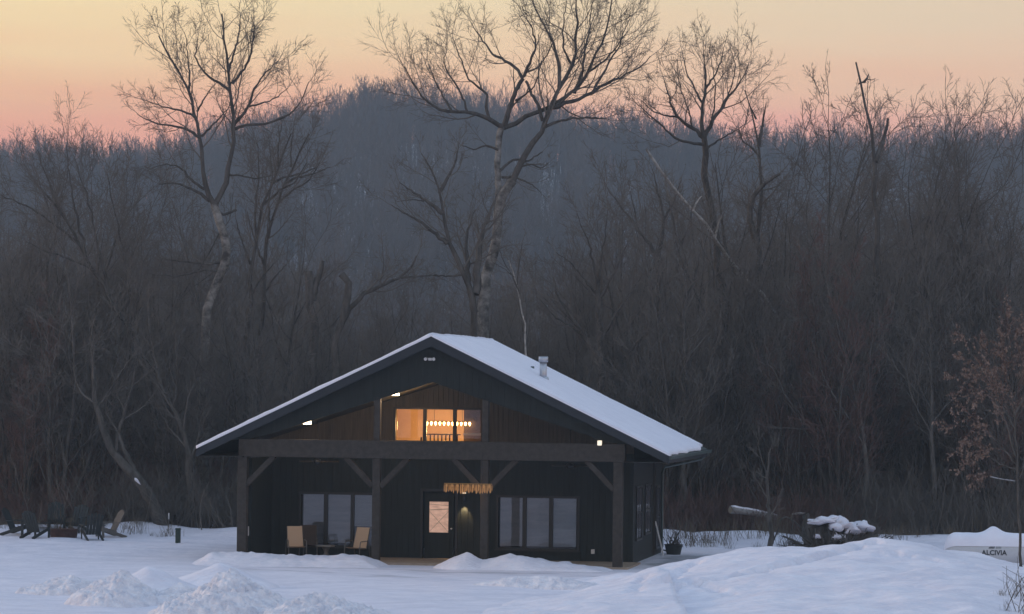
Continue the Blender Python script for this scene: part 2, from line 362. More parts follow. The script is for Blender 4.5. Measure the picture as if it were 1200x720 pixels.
def grey_mask_f(X, Y):  # greyer snow: area right of the barn, streaks before the porch
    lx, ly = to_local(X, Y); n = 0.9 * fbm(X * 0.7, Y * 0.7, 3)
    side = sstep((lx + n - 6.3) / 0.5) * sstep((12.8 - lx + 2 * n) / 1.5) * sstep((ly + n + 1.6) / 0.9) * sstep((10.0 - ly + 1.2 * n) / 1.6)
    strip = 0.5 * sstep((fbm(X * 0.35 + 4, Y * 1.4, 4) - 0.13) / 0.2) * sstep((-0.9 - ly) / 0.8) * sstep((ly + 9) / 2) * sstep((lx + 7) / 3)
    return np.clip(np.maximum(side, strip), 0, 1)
xs = np.concatenate([np.linspace(-400, -60, 14)[:-1], np.linspace(-60, -18, 30)[:-1], np.arange(-18, 20, 0.16), np.linspace(20, 60, 28), np.linspace(60, 400, 14)[1:]])
ys = np.concatenate([np.linspace(-40, 74, 50)[:-1], np.arange(74, 126, 0.2), np.linspace(126, 170, 50), np.linspace(170, 310, 40)[1:], np.linspace(310, 900, 40)[1:]])
link('ground', grid_mesh('ground', xs, ys, g_base, M['snow_ground'], grey_mask_f), kind='structure')
link('hill', grid_mesh('hill', np.linspace(-390, 390, 130), np.linspace(290, 885, 90), lambda X, Y: hill_z(X, Y) + g_base(X, Y) - 0.6 * (1 - sstep((Y - 290) / 40)), M['hill_snow']), kind='structure')

# ------------------------------------------------------------------ snow piles and banks
SNOW = []     # (inverse transform, height function) for placing things on top
def snow_patch(name, label, cx, cy, sx, sy, rot, hf, material, res=0.10, kind=None, group=None):
    """heightfield h(a, b) over |a|<sx, |b|<sy in a rotated frame; the rim dips below the ground"""
    ca, sa = math.cos(rot), math.sin(rot)
    A, Bq = np.meshgrid(np.linspace(-sx, sx, int(2 * sx / res) + 2), np.linspace(-sy, sy, int(2 * sy / res) + 2))
    X = cx + A * ca - Bq * sa; Y = cy + A * sa + Bq * ca
    Z = g_base(X, Y) + hf(A, Bq, X, Y)
    zb = float(g_base(cx, cy))
    ny, nx = A.shape; i = (np.arange(ny - 1)[:, None] * nx + np.arange(nx - 1)[None, :]).ravel()
    me = mesh_np(name, np.stack([X - cx, Y - cy, Z - zb], -1).reshape(-1, 3), [np.stack([i, i + 1, i + nx + 1, i + nx], 1)], material)
    def h(x, y):
        dx, dy = x - cx, y - cy; a, b = dx * ca + dy * sa, -dx * sa + dy * ca
        if abs(a) > sx or abs(b) > sy: return -9
        return float(hf(np.array([a]), np.array([b]), np.array([x]), np.array([y]))[0])
    SNOW.append(h)
    return link(name, me, loc=(cx, cy, zb), label=label, cat='snow pile' if 'mound' not in name else 'snow mound', group=group, kind=kind)
def clods(X, Y, s):
    a = np.abs(fbm(X * 2.3, Y * 2.3, 3)); b = np.abs(vnoise(X * 6.1, Y * 6.1)); c = np.abs(vnoise(X * 11.0 + 3, Y * 11.0))
    return s * (0.50 * a + 0.50 * b + 0.46 * c)
def heap(h, px_, s, e=0.08):
    def f(A, Bq, X, Y):
        ax, by = px_
        d = np.sqrt((A / ax) ** 2 + (Bq / by) ** 2) * (1 + 0.35 * fbm(X * 0.7, Y * 0.7, 2))
        k = np.clip(1 - d, 0, 1); body = h * (k ** 1.15) * (1 + 0.5 * fbm(X * 0.9 + 7, Y * 0.9, 2))
        return np.where(d < 1, body + clods(X, Y, s) * sstep(k * 5), 0) - e * sstep((d - 0.86) / 0.2)
    return f
def at_v(u, v, Y): p = px(u, v, Y); return p.x, p.y
def pile(u, Y, label, h, rx, ry, clod, sm=False, rot=0.0):
    x, y = at_v(u, 700, Y); k = 1.25
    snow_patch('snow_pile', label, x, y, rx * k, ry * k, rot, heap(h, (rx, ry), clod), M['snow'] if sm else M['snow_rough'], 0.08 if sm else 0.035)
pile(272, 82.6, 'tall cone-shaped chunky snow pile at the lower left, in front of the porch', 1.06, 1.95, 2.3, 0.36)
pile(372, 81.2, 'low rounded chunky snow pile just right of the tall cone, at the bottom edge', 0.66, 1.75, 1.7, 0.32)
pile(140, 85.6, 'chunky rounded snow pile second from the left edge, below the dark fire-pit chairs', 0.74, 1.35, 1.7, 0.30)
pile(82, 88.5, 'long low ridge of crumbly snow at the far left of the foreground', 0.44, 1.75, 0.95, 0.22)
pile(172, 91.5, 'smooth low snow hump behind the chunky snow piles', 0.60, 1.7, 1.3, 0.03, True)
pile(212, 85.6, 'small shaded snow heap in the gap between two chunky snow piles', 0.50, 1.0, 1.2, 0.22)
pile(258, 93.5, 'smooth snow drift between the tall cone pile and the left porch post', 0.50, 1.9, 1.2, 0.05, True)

# broad mound on the right: crest heights from its outline
_cu = np.array([560, 610, 700, 780, 850, 920, 1000, 1060, 1110, 1150, 1200, 1320, 1450]); _cv = np.array([722, 708, 690, 668, 652, 644, 640, 638, 646, 652, 661, 680, 700])
_cx = (_cu - 600) / F * 92.0; _cz = np.clip(HC - (_cv - (450 + ROLL * (_cu - 600))) * 92.0 / F, -0.15, 9)
def mound(A, Bq, X, Y):
    crest_y = 92.0 - 0.10 * (X - 8)
    top = np.interp(X + 0.25 * (92 - Y) * (Y < 92) * (X < 4), _cx, _cz)
    d = Y - crest_y
    k = np.where(d > 0, np.cos(np.clip(d / 4.2, 0, 1) * math.pi / 2) ** 1.4, 1 - 0.72 * sstep(-d / 19.0))
    edge = sstep((A + 11.4) / 1.5) * sstep((11.4 - A) / 2.0) * sstep((9.8 - np.abs(Bq)) / 1.2)
    z = top * k * edge + 0.20 * fbm(X * 0.5, Y * 0.5, 3) * edge + 0.085 * fbm(X * 1.3, Y * 2.4, 4) * edge
    # deer tracks: dimples along two lines
    for (x0, y0, x1, y1, n, amp) in TRACKS:
        for q in range(n):
            t = (q + 0.5) / n; tx = x0 + (x1 - x0) * t + 0.10 * math.sin(q * 1.9); ty = y0 + (y1 - y0) * t + 0.22 * math.sin(t * 9) + 0.12 * (q % 2)
            z = z - amp * np.exp(-(((X - tx) / 0.13) ** 2 + ((Y - ty) / 0.24) ** 2)) + 0.3 * amp * np.exp(-(((X - tx) / 0.22) ** 2 + ((Y - ty - 0.3) / 0.22) ** 2))
    rut = 0.05 * np.exp(-((Y - (80.5 + 0.9 * np.sin(X * 0.3))) / 0.25) ** 2)
    return z - rut * edge - 0.12 * (1 - edge) - 0.05 * (top < 0.02)
TRACKS = [(3.6, 84.0, 7.2, 87.0, 20, 0.26), (7.2, 87.0, 9.8, 90.8, 16, 0.26), (4.0, 88.0, 5.4, 82.0, 16, 0.20), (9.4, 87.6, 12.5, 86.5, 12, 0.16), (5.0, 90.5, 3.4, 86.0, 12, 0.20), (3.4, 86, 3.0, 82.5, 9, 0.22)]
snow_patch('snow_mound', 'broad smooth snow mound with animal tracks across the lower right', 9.2, 86.0, 11.6, 10.0, 0.0, mound, M['snow'], 0.11)
x, y = at_v(645, 700, 93.0)
snow_patch('snow_pile', 'thin ridge of shovelled snow running toward the right mound', x, y, 3.2, 1.2, -0.35, heap(0.30, (2.4, 0.7), 0.10), M['snow_rough'], 0.06)

# shovelled banks along the porch edge
def bank(h, sx, sy):
    def f(A, Bq, X, Y):
        k = np.cos(np.clip(np.abs(Bq) / sy, 0, 1) * math.pi / 2) ** 1.1 * sstep((sx - np.abs(A) + 0.35 * vnoise(Y * 2.0, X * 2.0)) / 1.0)
        return h * k * (0.80 + 0.9 * vnoise(X * 0.8, Y * 0.3 + 2) + 0.3 * vnoise(X * 2.2, Y * 1.5)) + clods(X, Y, 0.16) * k - 0.05 * (1 - sstep(k * 8))
    return f
def lw(lx, ly): p = B0 + EX * lx + EY * ly; return p.x, p.y
x, y = lw(-4.15, -1.4); snow_patch('snow_pile', 'low shovelled snow bank in front of the tan patio chairs', x, y, 3.2, 1.4, -BA, bank(0.30, 3.1, 1.3), M['snow'], 0.08)
x, y = lw(3.15, -1.15); snow_patch('snow_pile', 'low shovelled snow bank below the three right porch windows', x, y, 2.75, 0.95, -BA, bank(0.30, 2.7, 0.85), M['snow'], 0.08)
x, y = lw(1.35, -1.25); snow_patch('snow_pile', 'rounded snow heap right of the bare patch at the barn door', x, y, 1.7, 1.4, -BA, heap(0.46, (1.1, 0.85), 0.07), M['snow'], 0.06)
def top_z(x, y):
    z = float(g_base(x, y)) + max([0.0] + [h(x, y) for h in SNOW])
    if y > 300: z += float(hill_z(x, y))
    return z

# ------------------------------------------------------------------ barn (local frame: x right, y into the picture, z up)
barn = thing('barn', 'black gabled barn with snowy roof, timber porch and lit gable window', 'barn', B0, -BA)
WX = 5.87; WY = 3.0; BY = 10.8; FY = -0.40          # half width, house wall, back wall, front edge of roof
RH, RW, SL = 7.02, 7.33, 0.482                       # ridge height, half roof width, slope
CH, CS = 5.62, 0.325                                 # porch ceiling apex and slope
def zr(x): return RH - SL * abs(x)
def zc(x): return CH - CS * abs(x)
MBk = M['black_frame']

# openings in the house wall, from their pixels
def rect(u0, v0, u1, v1, ly=WY):
    a, b = hit(u0, v0, ly), hit(u1, v1, ly); return (a[0], b[0], b[1], a[1])      # x0 x1 z0 z1
WL = [rect(355, 581.5, 379, 637), rect(384, 581.5, 410.5, 637), rect(415, 582, 437, 637)]
WR = [rect(586, 585, 612, 640.5), rect(617, 585.5, 643, 641), rect(648, 586, 674.5, 641.5)]
WU = [rect(465.5, 481.5, 495.5, 515), rect(500, 481.5, 530.5, 515.5), rect(535, 482, 562.5, 516)]
DR = rect(496, 576, 533, 661); DR = (DR[0], DR[1], 0.02, DR[3])
DP = rect(503, 588, 525, 624.5)
def span(rs, m=0.0): return (min(r[0] for r in rs) - m, max(r[1] for r in rs) + m, min(r[2] for r in rs) - m, max(r[3] for r in rs) + m)
def wall_cells(mb, x0, x1, z0, z1, holes, y, d=0.16):
    X = sorted({x0, x1, *[h[i] for h in holes for i in (0, 1)]}); Z = sorted({z0, z1, *[h[i] for h in holes for i in (2, 3)]})
    for i in range(len(X) - 1):
        for j in range(len(Z) - 1):
            cx, cz = (X[i] + X[i + 1]) / 2, (Z[j] + Z[j + 1]) / 2
            if any(h[0] < cx < h[1] and h[2] < cz < h[3] for h in holes): continue
            mb.add([(X[i], y, Z[j]), (X[i + 1], y, Z[j]), (X[i + 1], y, Z[j + 1]), (X[i], y, Z[j + 1])], [(0, 1, 2, 3)])
    for h in holes:
        a, b, c, e = h
        for q in (((a, c), (a, e)), ((b, e), (b, c)), ((a, e), (b, e)), ((b, c), (a, c))):
            (p0, q0), (p1, q1) = q
            mb.add([(p0, y, q0), (p1, y, q1), (p1, y + d, q1), (p0, y + d, q0)], [(0, 1, 2, 3)])
holeL, holeR, holeU, holeD = span(WL, 0.05), span(WR, 0.05), span(WU, 0.04), DR
ZS = 3.42
w = MB(); wall_cells(w, -WX, WX, 0, ZS, [holeL, holeR, holeD], WY); 
o = w.build('front_wall', M['siding'], barn)
w = MB(); UX = 1.95; UZ = 4.92
wall_cells(w, -UX, UX, ZS, UZ, [holeU], WY)
w.add([(-UX, WY, ZS), (-UX, WY, zr(UX) - 0.2), (-WX, WY, zr(WX) - 0.2), (-WX, WY, ZS)], [(0, 1, 2, 3)])
w.add([(UX, WY, ZS), (UX, WY, zr(UX) - 0.2), (WX, WY, zr(WX) - 0.2), (WX, WY, ZS)], [(0, 1, 2, 3)])
w.add([(-UX, WY, UZ), (UX, WY, UZ), (UX, WY, zr(UX) - 0.2), (0, WY, RH - 0.2), (-UX, WY, zr(UX) - 0.2)], [(0, 1, 2, 3, 4)])
w.build('gable_wall', M['siding_wood'], barn)
w = MB(); w.box(WX - 0.15, WX, WY + 0.002, BY, 0, zr(WX) - 0.21); w.build('side_wall', M['siding'], barn)
w = MB(); w.box(-WX, -WX + 0.15, WY + 0.002, BY, 0, zr(WX) - 0.21); w.build('side_wall', M['siding'], barn)
w = MB(); w.prism([(-WX + 0.15, 0), (WX - 0.15, 0), (WX - 0.15, zr(WX) - 0.2), (0, RH - 0.2), (-WX + 0.15, zr(WX) - 0.2)], BY - 0.15, BY - 0.003); w.build('back_wall', M['siding'], barn)
w = MB(); w.box(-WX + 0.02, -WX + 0.14, 0.25, WY - 0.004, 0, 3.2); w.build('porch_end_wall', M['siding'], barn)
# battens
def battens(name, material, xa, xb, zlo, zhi, y, holes, step=0.19):
    mb = MB(); x = xa
    while x <= xb:
        segs = [(zlo(x), zhi(x))]
        for h in holes:
            if h[0] - 0.03 < x < h[1] + 0.03:
                ns = []
                for (a, b) in segs:
                    if h[2] > a: ns.append((a, min(b, h[2] - 0.03)))
                    if h[3] < b: ns.append((max(a, h[3] + 0.03), b))
                segs = ns
        for (a, b) in segs:
            if b - a > 0.03: mb.box(x - 0.02, x + 0.02, y - 0.014, y - 0.001, a, b)
        x += step
    mb.build(name, material, barn, kind='stuff')
battens('batten_siding', M['siding'], -WX + 0.2, WX - 0.05, lambda x: 0.02, lambda x: ZS, WY, [holeL, holeR, holeD])
battens('batten_siding', M['siding_wood'], -WX + 0.2, WX - 0.05, lambda x: ZS + 0.04, lambda x: zr(x) - 0.25, WY, [holeU], 0.16)
w = MB(); w.box(-WX, WX, WY - 0.03, WY - 0.001, ZS - 0.01, ZS + 0.03); w.build('trim_band', M['siding'], barn)

def window(rects, hole, backing, style, trim=0.07):
    """one multi-light window: frame, mullions, sill, a pane per light, blinds behind"""
    fr = MB(); x0, x1, z0, z1 = hole; t = trim
    for (a, b, c, d) in ((x0 - t, x1 + t, z1, z1 + t), (x0 - t, x1 + t, z0 - t, z0), (x0 - t, x0, z0, z1), (x1, x1 + t, z0, z1)):
        fr.box(a, b, WY - 0.05, WY - 0.001, c, d)
    wn_ = fr.build('window', MBk, barn)
    for i in range(len(rects) - 1):
        m = MB(); m.box(rects[i][1], rects[i + 1][0], WY - 0.02, WY + 0.10, z0, z1); m.build('mullion', MBk, wn_)
    m = MB(); m.box(x0 - t - 0.03, x1 + t + 0.03, WY - 0.10, WY - 0.052, z0 - t - 0.03, z0 - t + 0.02); m.build('sill', MBk, wn_)
    for i, r in enumerate(rects):
        m = MB(); m.box(r[0], r[1], WY + 0.05, WY + 0.06, z0, z1); m.build('pane', M['glass'] if backing else M['glass_clear'], wn_)
        if backing:
            lo = r[2] + (0.5 * (r[3] - r[2]) * 0.72 if (style == 'L' and i == 2) else 0)
            m = MB(); n = 26
            for k in range(n):
                zz = lo + (z1 - lo) * k / n
                m.add([(r[0], WY + 0.105, zz), (r[1], WY + 0.105, zz), (r[1], WY + 0.12, zz + (z1 - lo) / n), (r[0], WY + 0.12, zz + (z1 - lo) / n)], [(0, 1, 2, 3)])
            m.build('blind', backing[i], wn_)
    if backing:
        m = MB(); m.box(x0 - 0.05, x1 + 0.05, WY + 0.17, WY + 0.9, z0 - 0.05, z1 + 0.05); m.build('dark_room', M['room_dark'], wn_)
    return wn_
window(WL, holeL, [M['blind'], M['blind'], M['blind_pale']], 'L')
window(WR, holeR, [M['blind'], M['blind'], M['blind_pale']], 'R')
wu = window(WU, holeU, None, 'U')
# loft room behind the upper window
LX0, LX1, LY1, LZ0, LZ1 = -2.5, 2.6, 6.2, 3.45, 5.6
m = MB(); m.add([(LX0, WY + .17, LZ0), (LX1, WY + .17, LZ0), (LX1, LY1, LZ0), (LX0, LY1, LZ0), (LX0, WY + .17, LZ1), (LX1, WY + .17, LZ1), (LX1, LY1, LZ1), (LX0, LY1, LZ1)],
      [(0, 1, 2, 3), (4, 7, 6, 5), (3, 2, 6, 7), (0, 3, 7, 4), (1, 5, 6, 2)]); m.build('loft_room', M['room_warm'], barn)
m = MB(); x0, _ = hit(546, 500, 5.0); m.box(x0, LX1 - 0.01, 4.6, 4.75, LZ0 + 0.01, LZ1 - 0.01); m.build('loft_partition', M['dark_wood'], barn)
m = MB(); xa, za = hit(543, 508.5, 4.2); xb, _ = hit(563, 508.5, 4.2); m.box(xa, xb + 0.5, 4.15, 4.25, za - 0.05, za + 0.02); m.build('loft_shelf', M['white_plastic'], barn)
m = MB(); xa, _ = hit(500, 505, 3.9); xb, _ = hit(536, 505, 3.9)
_, zt = hit(515, 510, 3.9)
for k in range(9): m.box(xa + (xb - xa) * k / 8 - 0.02, xa + (xb - xa) * k / 8 + 0.02, 3.88, 3.92, LZ0 + 0.01, zt)
m.box(xa - 0.1, xb + 0.1, 3.86, 3.94, zt, zt + 0.04); m.build('loft_railing', M['dark_wood'], barn)
m = MB(); xa, za = hit(487, 514, 3.8)
for dx, r in ((0, .10), (0.16, .13), (0.3, .09)): m.lathe([(0.02, 0), (r, r * .6), (r * .9, r * 1.5), (0.02, r * 2)], (xa + dx, 3.8, LZ0 + 0.01), 10)
for dx, hh in ((0, .30), (0.16, .42), (0.3, .28)): m.tube([(xa + dx, 3.8, LZ0), (xa + dx + .03, 3.8, LZ0 + hh)], 0.03, 6)
m.build('loft_planter', M['dark_wood'], barn)

# door
d = MB(); d.box(DR[0] + 0.05, DR[1] - 0.05, WY + 0.03, WY + 0.08, DR[2], DP[2] - 0.0); d.box(DR[0] + 0.05, DR[1] - 0.05, WY + 0.03, WY + 0.08, DP[3], DR[3] - 0.05)
d.box(DR[0] + 0.05, DP[0], WY + 0.03, WY + 0.08, DP[2], DP[3]); d.box(DP[1], DR[1] - 0.05, WY + 0.03, WY + 0.08, DP[2], DP[3])
for k in (0, 1):
    xa = DR[0] + 0.14 + k * 0.40; d.box(xa, xa + 0.32, WY + 0.018, WY + 0.029, 0.18, DP[2] - 0.12)
door = d.build('door', M['siding'], barn)
m = MB(); m.box(DP[0], DP[1], WY + 0.055, WY + 0.06, DP[2], DP[3]); m.build('pane', M['lit_curtain'], door)
m = MB(); cx, cz = (DP[0] + DP[1]) / 2, (DP[2] + DP[3]) / 2; hw, hh = (DP[1] - DP[0]) / 2, (DP[3] - DP[2]) / 2
m.bar((cx - hw, WY + 0.05, cz - hh + 0.02), (cx + hw, WY + 0.05, cz + 0.18), 0.006, 0.014); m.bar((cx - hw, WY + 0.05, cz + 0.18), (cx + hw, WY + 0.05, cz - hh + 0.02), 0.006, 0.014)
m.bar((cx - hw, WY + 0.05, cz + 0.22), (cx + hw, WY + 0.05, cz + 0.26), 0.006, 0.02); m.bar((cx - hw, WY + 0.05, cz + hh - 0.08), (cx + hw, WY + 0.05, cz + hh - 0.12), 0.006, 0.016)
m.build('curtain_fold', M['sling'], door)
m = MB(); m.tube([(DR[1] - 0.12, WY + 0.03, 1.0), (DR[1] - 0.12, WY - 0.03, 1.0)], 0.015, 8); m.lathe([(0.001, -.03), (.028, -.015), (.03, .01), (.001, .03)], (DR[1] - 0.12, WY - 0.04, 1.0), 10); m.build('handle', M['steel'], door)
m = MB(); m.box(DR[0] - 0.08, DR[0], WY - 0.045, WY - 0.001, 0, DR[3] + 0.08); m.box(DR[1], DR[1] + 0.08, WY - 0.045, WY - 0.001, 0, DR[3] + 0.08); m.box(DR[0], DR[1], WY - 0.045, WY - 0.001, DR[3], DR[3] + 0.08)
m.build('frame', MBk, door)
# porch floor
m = MB(); m.box(-WX - 0.25, WX + 0.25, -0.30, WY - 0.002, -0.10, 0.06); m.build('porch_floor', M['concrete'], barn)

# posts, beam, braces
PW = 0.29
def post(x, z0, z1, wd=PW, y=0.0): 
    mb = MB(); mb.box(x - wd / 2, x + wd / 2, y - wd / 2, y + wd / 2, z0, z1); return mb.build('post', M['timber'], barn, bevel=0.012)
_, BZ1 = hit(505, 517.5, -0.15); _, BZ0 = hit(505, 538.5, -0.15)
PXS = [hit(282.5, 640, -0.15)[0], hit(440, 600, -0.15)[0], hit(567, 600, -0.15)[0], WX - PW / 2 + 0.05]
for i, x in enumerate(PXS): post(x, 0.055, BZ0, PW if i in (0, 3) else 0.24)
for x in PXS[1:3]: post(x, BZ1 + 0.002, zc(x) + 0.10, 0.20)
mb = MB(); mb.box(-WX - 0.20, WX + 0.12, -0.17, 0.13, BZ0 + 0.001, BZ1); mb.build('beam', M['timber'], barn, bevel=0.012)
def brace(x, s, L=0.86):
    mb = MB(); mb.bar((x + s * 0.12, 0.0, BZ0 - L), (x + s * (0.12 + L), 0.0, BZ0 + 0.02), 0.16, 0.17, up=(0, 1, 0)); mb.build('brace', M['timber'], barn)
brace(PXS[0], 1); brace(PXS[1], -1); brace(PXS[1], 1); brace(PXS[2], -1); brace(PXS[2], 1); brace(PXS[3], -1)

# gable cladding over the beam (scissor truss front), vaulted porch ceiling
cl = MB()
n = 10; xs_ = [-WX - 0.5 + (2 * WX + 1.0) * i / 20 for i in range(21)]
for i in range(20):
    a, b = xs_[i], xs_[i + 1]
    lo = lambda q: max(zc(q), BZ1 + 0.0)
    cl.prism([(a, min(lo(a), zr(a) - 0.2)), (b, min(lo(b), zr(b) - 0.2)), (b, zr(b) - 0.19), (a, zr(a) - 0.19)], -0.10, 0.06)
cl.build('gable_cladding', M['siding'], barn)
mb = MB(); x = -WX + 0.1
while x < WX - 0.1:
    a, b = max(zc(x), BZ1) + 0.01, zr(x) - 0.22
    if b - a > 0.05: mb.box(x - 0.015, x + 0.015, -0.107, -0.101, a, b)
    x += 0.20
mb.build('batten_siding', M['siding'], barn, kind='stuff')
mb = MB()
for s in (-1, 1):
    mb.add([(0, 0.062, CH + .04), (s * WX, 0.062, zc(WX) + .04), (s * WX, WY - 0.03, zc(WX) + .04), (0, WY - 0.03, CH + .04)], [(0, 1, 2, 3)])
mb.build('porch_ceiling', M['ceiling'], barn)
# roof slabs with fascia, soffit, snow
TH = 0.18
def slab(x0, x1, y0, y1, off, th):
    """sloped slab between |x0|..|x1| lying off above the roof plane"""
    mb = MB(); s = 1 if x1 > 0 else -1
    mb.prism([(x0, zr(x0) + off), (x1, zr(x1) + off), (x1, zr(x1) + off - th), (x0, zr(x0) + off - th)], y0, y1); return mb
roof = slab(0, RW, FY, BY + 0.45, 0, TH).build('roof', M['roof_metal'], barn)
link('roof', slab(0, -RW, FY, BY + 0.45, 0, TH).mesh('roof', M['roof_metal']), barn)
for s in (-1, 1):
    mb = MB(); mb.prism([(0, RH - 0.01), (s * RW, zr(RW) - 0.01), (s * RW, zr(RW) - 0.25), (0, RH - 0.29)], FY - 0.05, FY - 0.003); mb.build('rake_board', M['fascia'], barn)
    mb = MB(); mb.box(min(s * RW, s * (RW + 0.03)), max(s * RW, s * (RW + 0.03)), FY, BY + 0.45, zr(RW) - 0.24, zr(RW) - 0.01); mb.build('fascia', M['fascia'], barn)
    mb = MB(); xa, xb = sorted((s * (WX + 0.01), s * (RW - 0.003))); mb.box(xa, xb, FY + 0.004, BY + 0.4, zr(RW) - 0.235, zr(RW) - 0.215); mb.build('soffit', M['ceiling'], barn)
def roof_snow(s, th):
    nx, ny = 70, 110
    A, Bq = np.meshgrid(np.linspace(0, 1, nx), np.linspace(0, 1, ny))
    edge_end = RW + 0.02 - 0.10 * (np.clip(fbm(Bq * 9 + (5 if s > 0 else 0), Bq * 0, 3), -0.3, 1) * (s > 0)) - (0.30 * sstep((Bq - 0.72) / 0.3) * (s > 0)) * (0.6 + 0.8 * (vnoise(Bq * 22, Bq * 0 + 1) + .5)) * 0.5
    X = A * edge_end; Y = FY - 0.06 + Bq * (BY + 0.50 - FY + 0.08)
    rim = sstep(np.minimum(np.minimum(1 - A, Bq) * 12, (1 - Bq) * 12) + 0.62)
    Z = RH - SL * X + 0.012 + th * rim * (1 + 0.25 * fbm(X * 0.8 + 3, Y * 0.8, 3)) * sstep(A * 40 + 0.75)
    Z = Z + 0.012 * fbm(X * 4, Y * 4, 2)
    top = np.stack([X * s, Y, Z], -1).reshape(-1, 3); bot = np.stack([X * s, Y, RH - SL * X + 0.006], -1).reshape(-1, 3)
    i = (np.arange(ny - 1)[:, None] * nx + np.arange(nx - 1)[None, :]).ravel(); q = np.stack([i, i + 1, i + nx + 1, i + nx], 1)
    if s < 0: q = q[:, ::-1]
    N = nx * ny
    b1 = np.concatenate([np.arange(nx), np.arange(1, ny) * nx + nx - 1, np.arange(nx - 2, -1, -1) + (ny - 1) * nx, np.arange(ny - 2, 0, -1) * nx]); b2 = np.roll(b1, -1)
    side = np.stack([b1, b1 + N, b2 + N, b2], 1)
    if s < 0: side = side[:, ::-1]
    return mesh_np('roof_snow', np.concatenate([top, bot]), [q, side], M['snow_roof'])
link('roof_snow', roof_snow(1, 0.09), barn); link('roof_snow', roof_snow(-1, 0.13), barn)
# flue pipe and vent on the right slope
ly = 5.6
def on_roof(u, v):
    """pixel to the right roof plane"""
    d = ray(u, v); nrm = (Vector((0, 0, 1)) + EX * SL).normalized(); p0 = B0 + Vector((0, 0, RH + 0.08))
    t = (p0 - CPOS).dot(nrm) / d.dot(nrm); q = CPOS + d * t - B0; return q.dot(EX), q.dot(EY), q.z
fx, fy, fz = on_roof(636.5, 443)
fl = MB(); fl.tube([(fx, fy, fz - 0.25), (fx, fy, fz + 0.52)], 0.115, 16); flue = fl.build('flue_pipe', M['steel'], barn)
m = MB(); m.tube([(fx, fy, fz + 0.50), (fx, fy, fz + 0.68)], 0.155, 16); m.build('flue_cap', M['steel'], flue)
m = MB(); m.lathe([(0.20, -0.12), (0.17, 0.02), (0.12, 0.05)], (fx, fy, fz), 16); m.build('flue_collar', M['steel'], flue)
vx, vy, vz = on_roof(624, 432); m = MB(); m.tube([(vx, vy, vz - 0.2), (vx, vy, vz + 0.07)], 0.06, 10); m.build('vent_pipe', M['gutter'], barn)
# gutter and downspout on the right eave
m = MB(); gx = RW + 0.035; gz = zr(RW)
m.prism([(gx, gz - 0.03), (gx + 0.13, gz - 0.02), (gx + 0.13, gz - 0.04), (gx + 0.115, gz - 0.12), (gx + 0.02, gz - 0.13), (gx, gz - 0.13)], FY + 0.02, BY + 0.52); m.build('gutter', M['gutter'], barn)
m = MB(); m.tube([(gx + 0.06, BY + 0.3, gz - 0.1), (gx - 0.2, BY + 0.25, gz - 0.34), (WX + 0.12, BY - 0.35, gz - 0.62), (WX + 0.06, BY - 0.4, gz - 0.8), (WX + 0.06, BY - 0.4, 0.12), (WX + 0.35, BY - 0.4, 0.05)], 0.045, 8); m.build('downspout', M['gutter'], barn)
m = MB(); m.bar((WX + 0.03, 8.3, 0.05), (WX + 0.03, 8.3, zr(WX) - 0.3), 0.09, 0.05); m.build('corner_trim', M['timber'], barn)
# side windows and door on the right wall
def side_window(y0, y1, z0, z1, lit=False):
    mb = MB(); t = 0.07
    for (a, b, c, d_) in ((y0 - t, y1 + t, z1, z1 + t), (y0 - t, y1 + t, z0 - t, z0), (y0 - t, y0, z0, z1), (y1, y1 + t, z0, z1)): mb.box(WX + 0.001, WX + 0.05, a, b, c, d_)
    wn_ = mb.build('window', MBk, barn)
    n = 3; ym = (y0 + y1) / 2
    for (a, b) in ((y0, ym - 0.025), (ym + 0.025, y1)):
        for k in range(2):
            za, zb = z0 + (z1 - z0) * k / 2 + 0.02, z0 + (z1 - z0) * (k + 1) / 2 - 0.02
            m = MB(); m.box(WX + 0.002, WX + 0.022, a, b, za, zb); m.build('pane', M['pane_dark'], wn_)
    m = MB(); m.box(WX + 0.001, WX + 0.035, y0, y1, (z0 + z1) / 2 - 0.02, (z0 + z1) / 2 + 0.02); m.box(WX + 0.001, WX + 0.036, ym - 0.025, ym + 0.025, z0, z1); m.build('muntin', MBk, wn_)
M['pane_dark'] = mat('pane_dark', (0.10, 0.105, 0.12), 0.06, 0.8)
side_window(3.7, 5.0, 0.75, 2.35); side_window(6.0, 7.4, 0.85, 2.35); side_window(9.0, 9.9, 0.25, 2.2)
# small fittings
def spot_fix(u, v, ly, w_, h_, name, material, depth=0.08):
    x, z = hit(u, v, ly); mb = MB(); mb.box(x - w_ / 2, x + w_ / 2, ly - depth, ly - 0.002, z - h_ / 2, z + h_ / 2); return mb.build(name, material, barn, bevel=0.008), x, z
spot_fix(289.5, 622.5, 0.25, 0.13, 0.29, 'utility_box', M['white_plastic']); spot_fix(289.2, 654, 0.25, 0.14, 0.12, 'utility_box', M['white_plastic'])
spot_fix(695, 646.5, WY - 0.03, 0.11, 0.14, 'outlet_box', M['white_plastic'])
spot_fix(703, 519.3, -0.10, 0.13, 0.15, 'porch_lamp', M['small_glow'], 0.10)
sx, sz = hit(504.2, 420.8, -0.13)
m = MB(); m.box(sx - 0.05, sx + 0.05, -0.19, -0.123, sz - 0.05, sz + 0.03); sl = m.build('security_light', M['white_plastic'], barn)
for s in (-1, 1):
    m = MB(); m.tube([(sx + s * 0.05, -0.16, sz), (sx + s * 0.10, -0.18, sz)], 0.012, 6); m.tube([(sx + s * 0.11, -0.16, sz + 0.02), (sx + s * 0.13, -0.26, sz - 0.01)], [0.035, 0.05], 10); m.build('lamp_head', M['white_plastic'], sl)

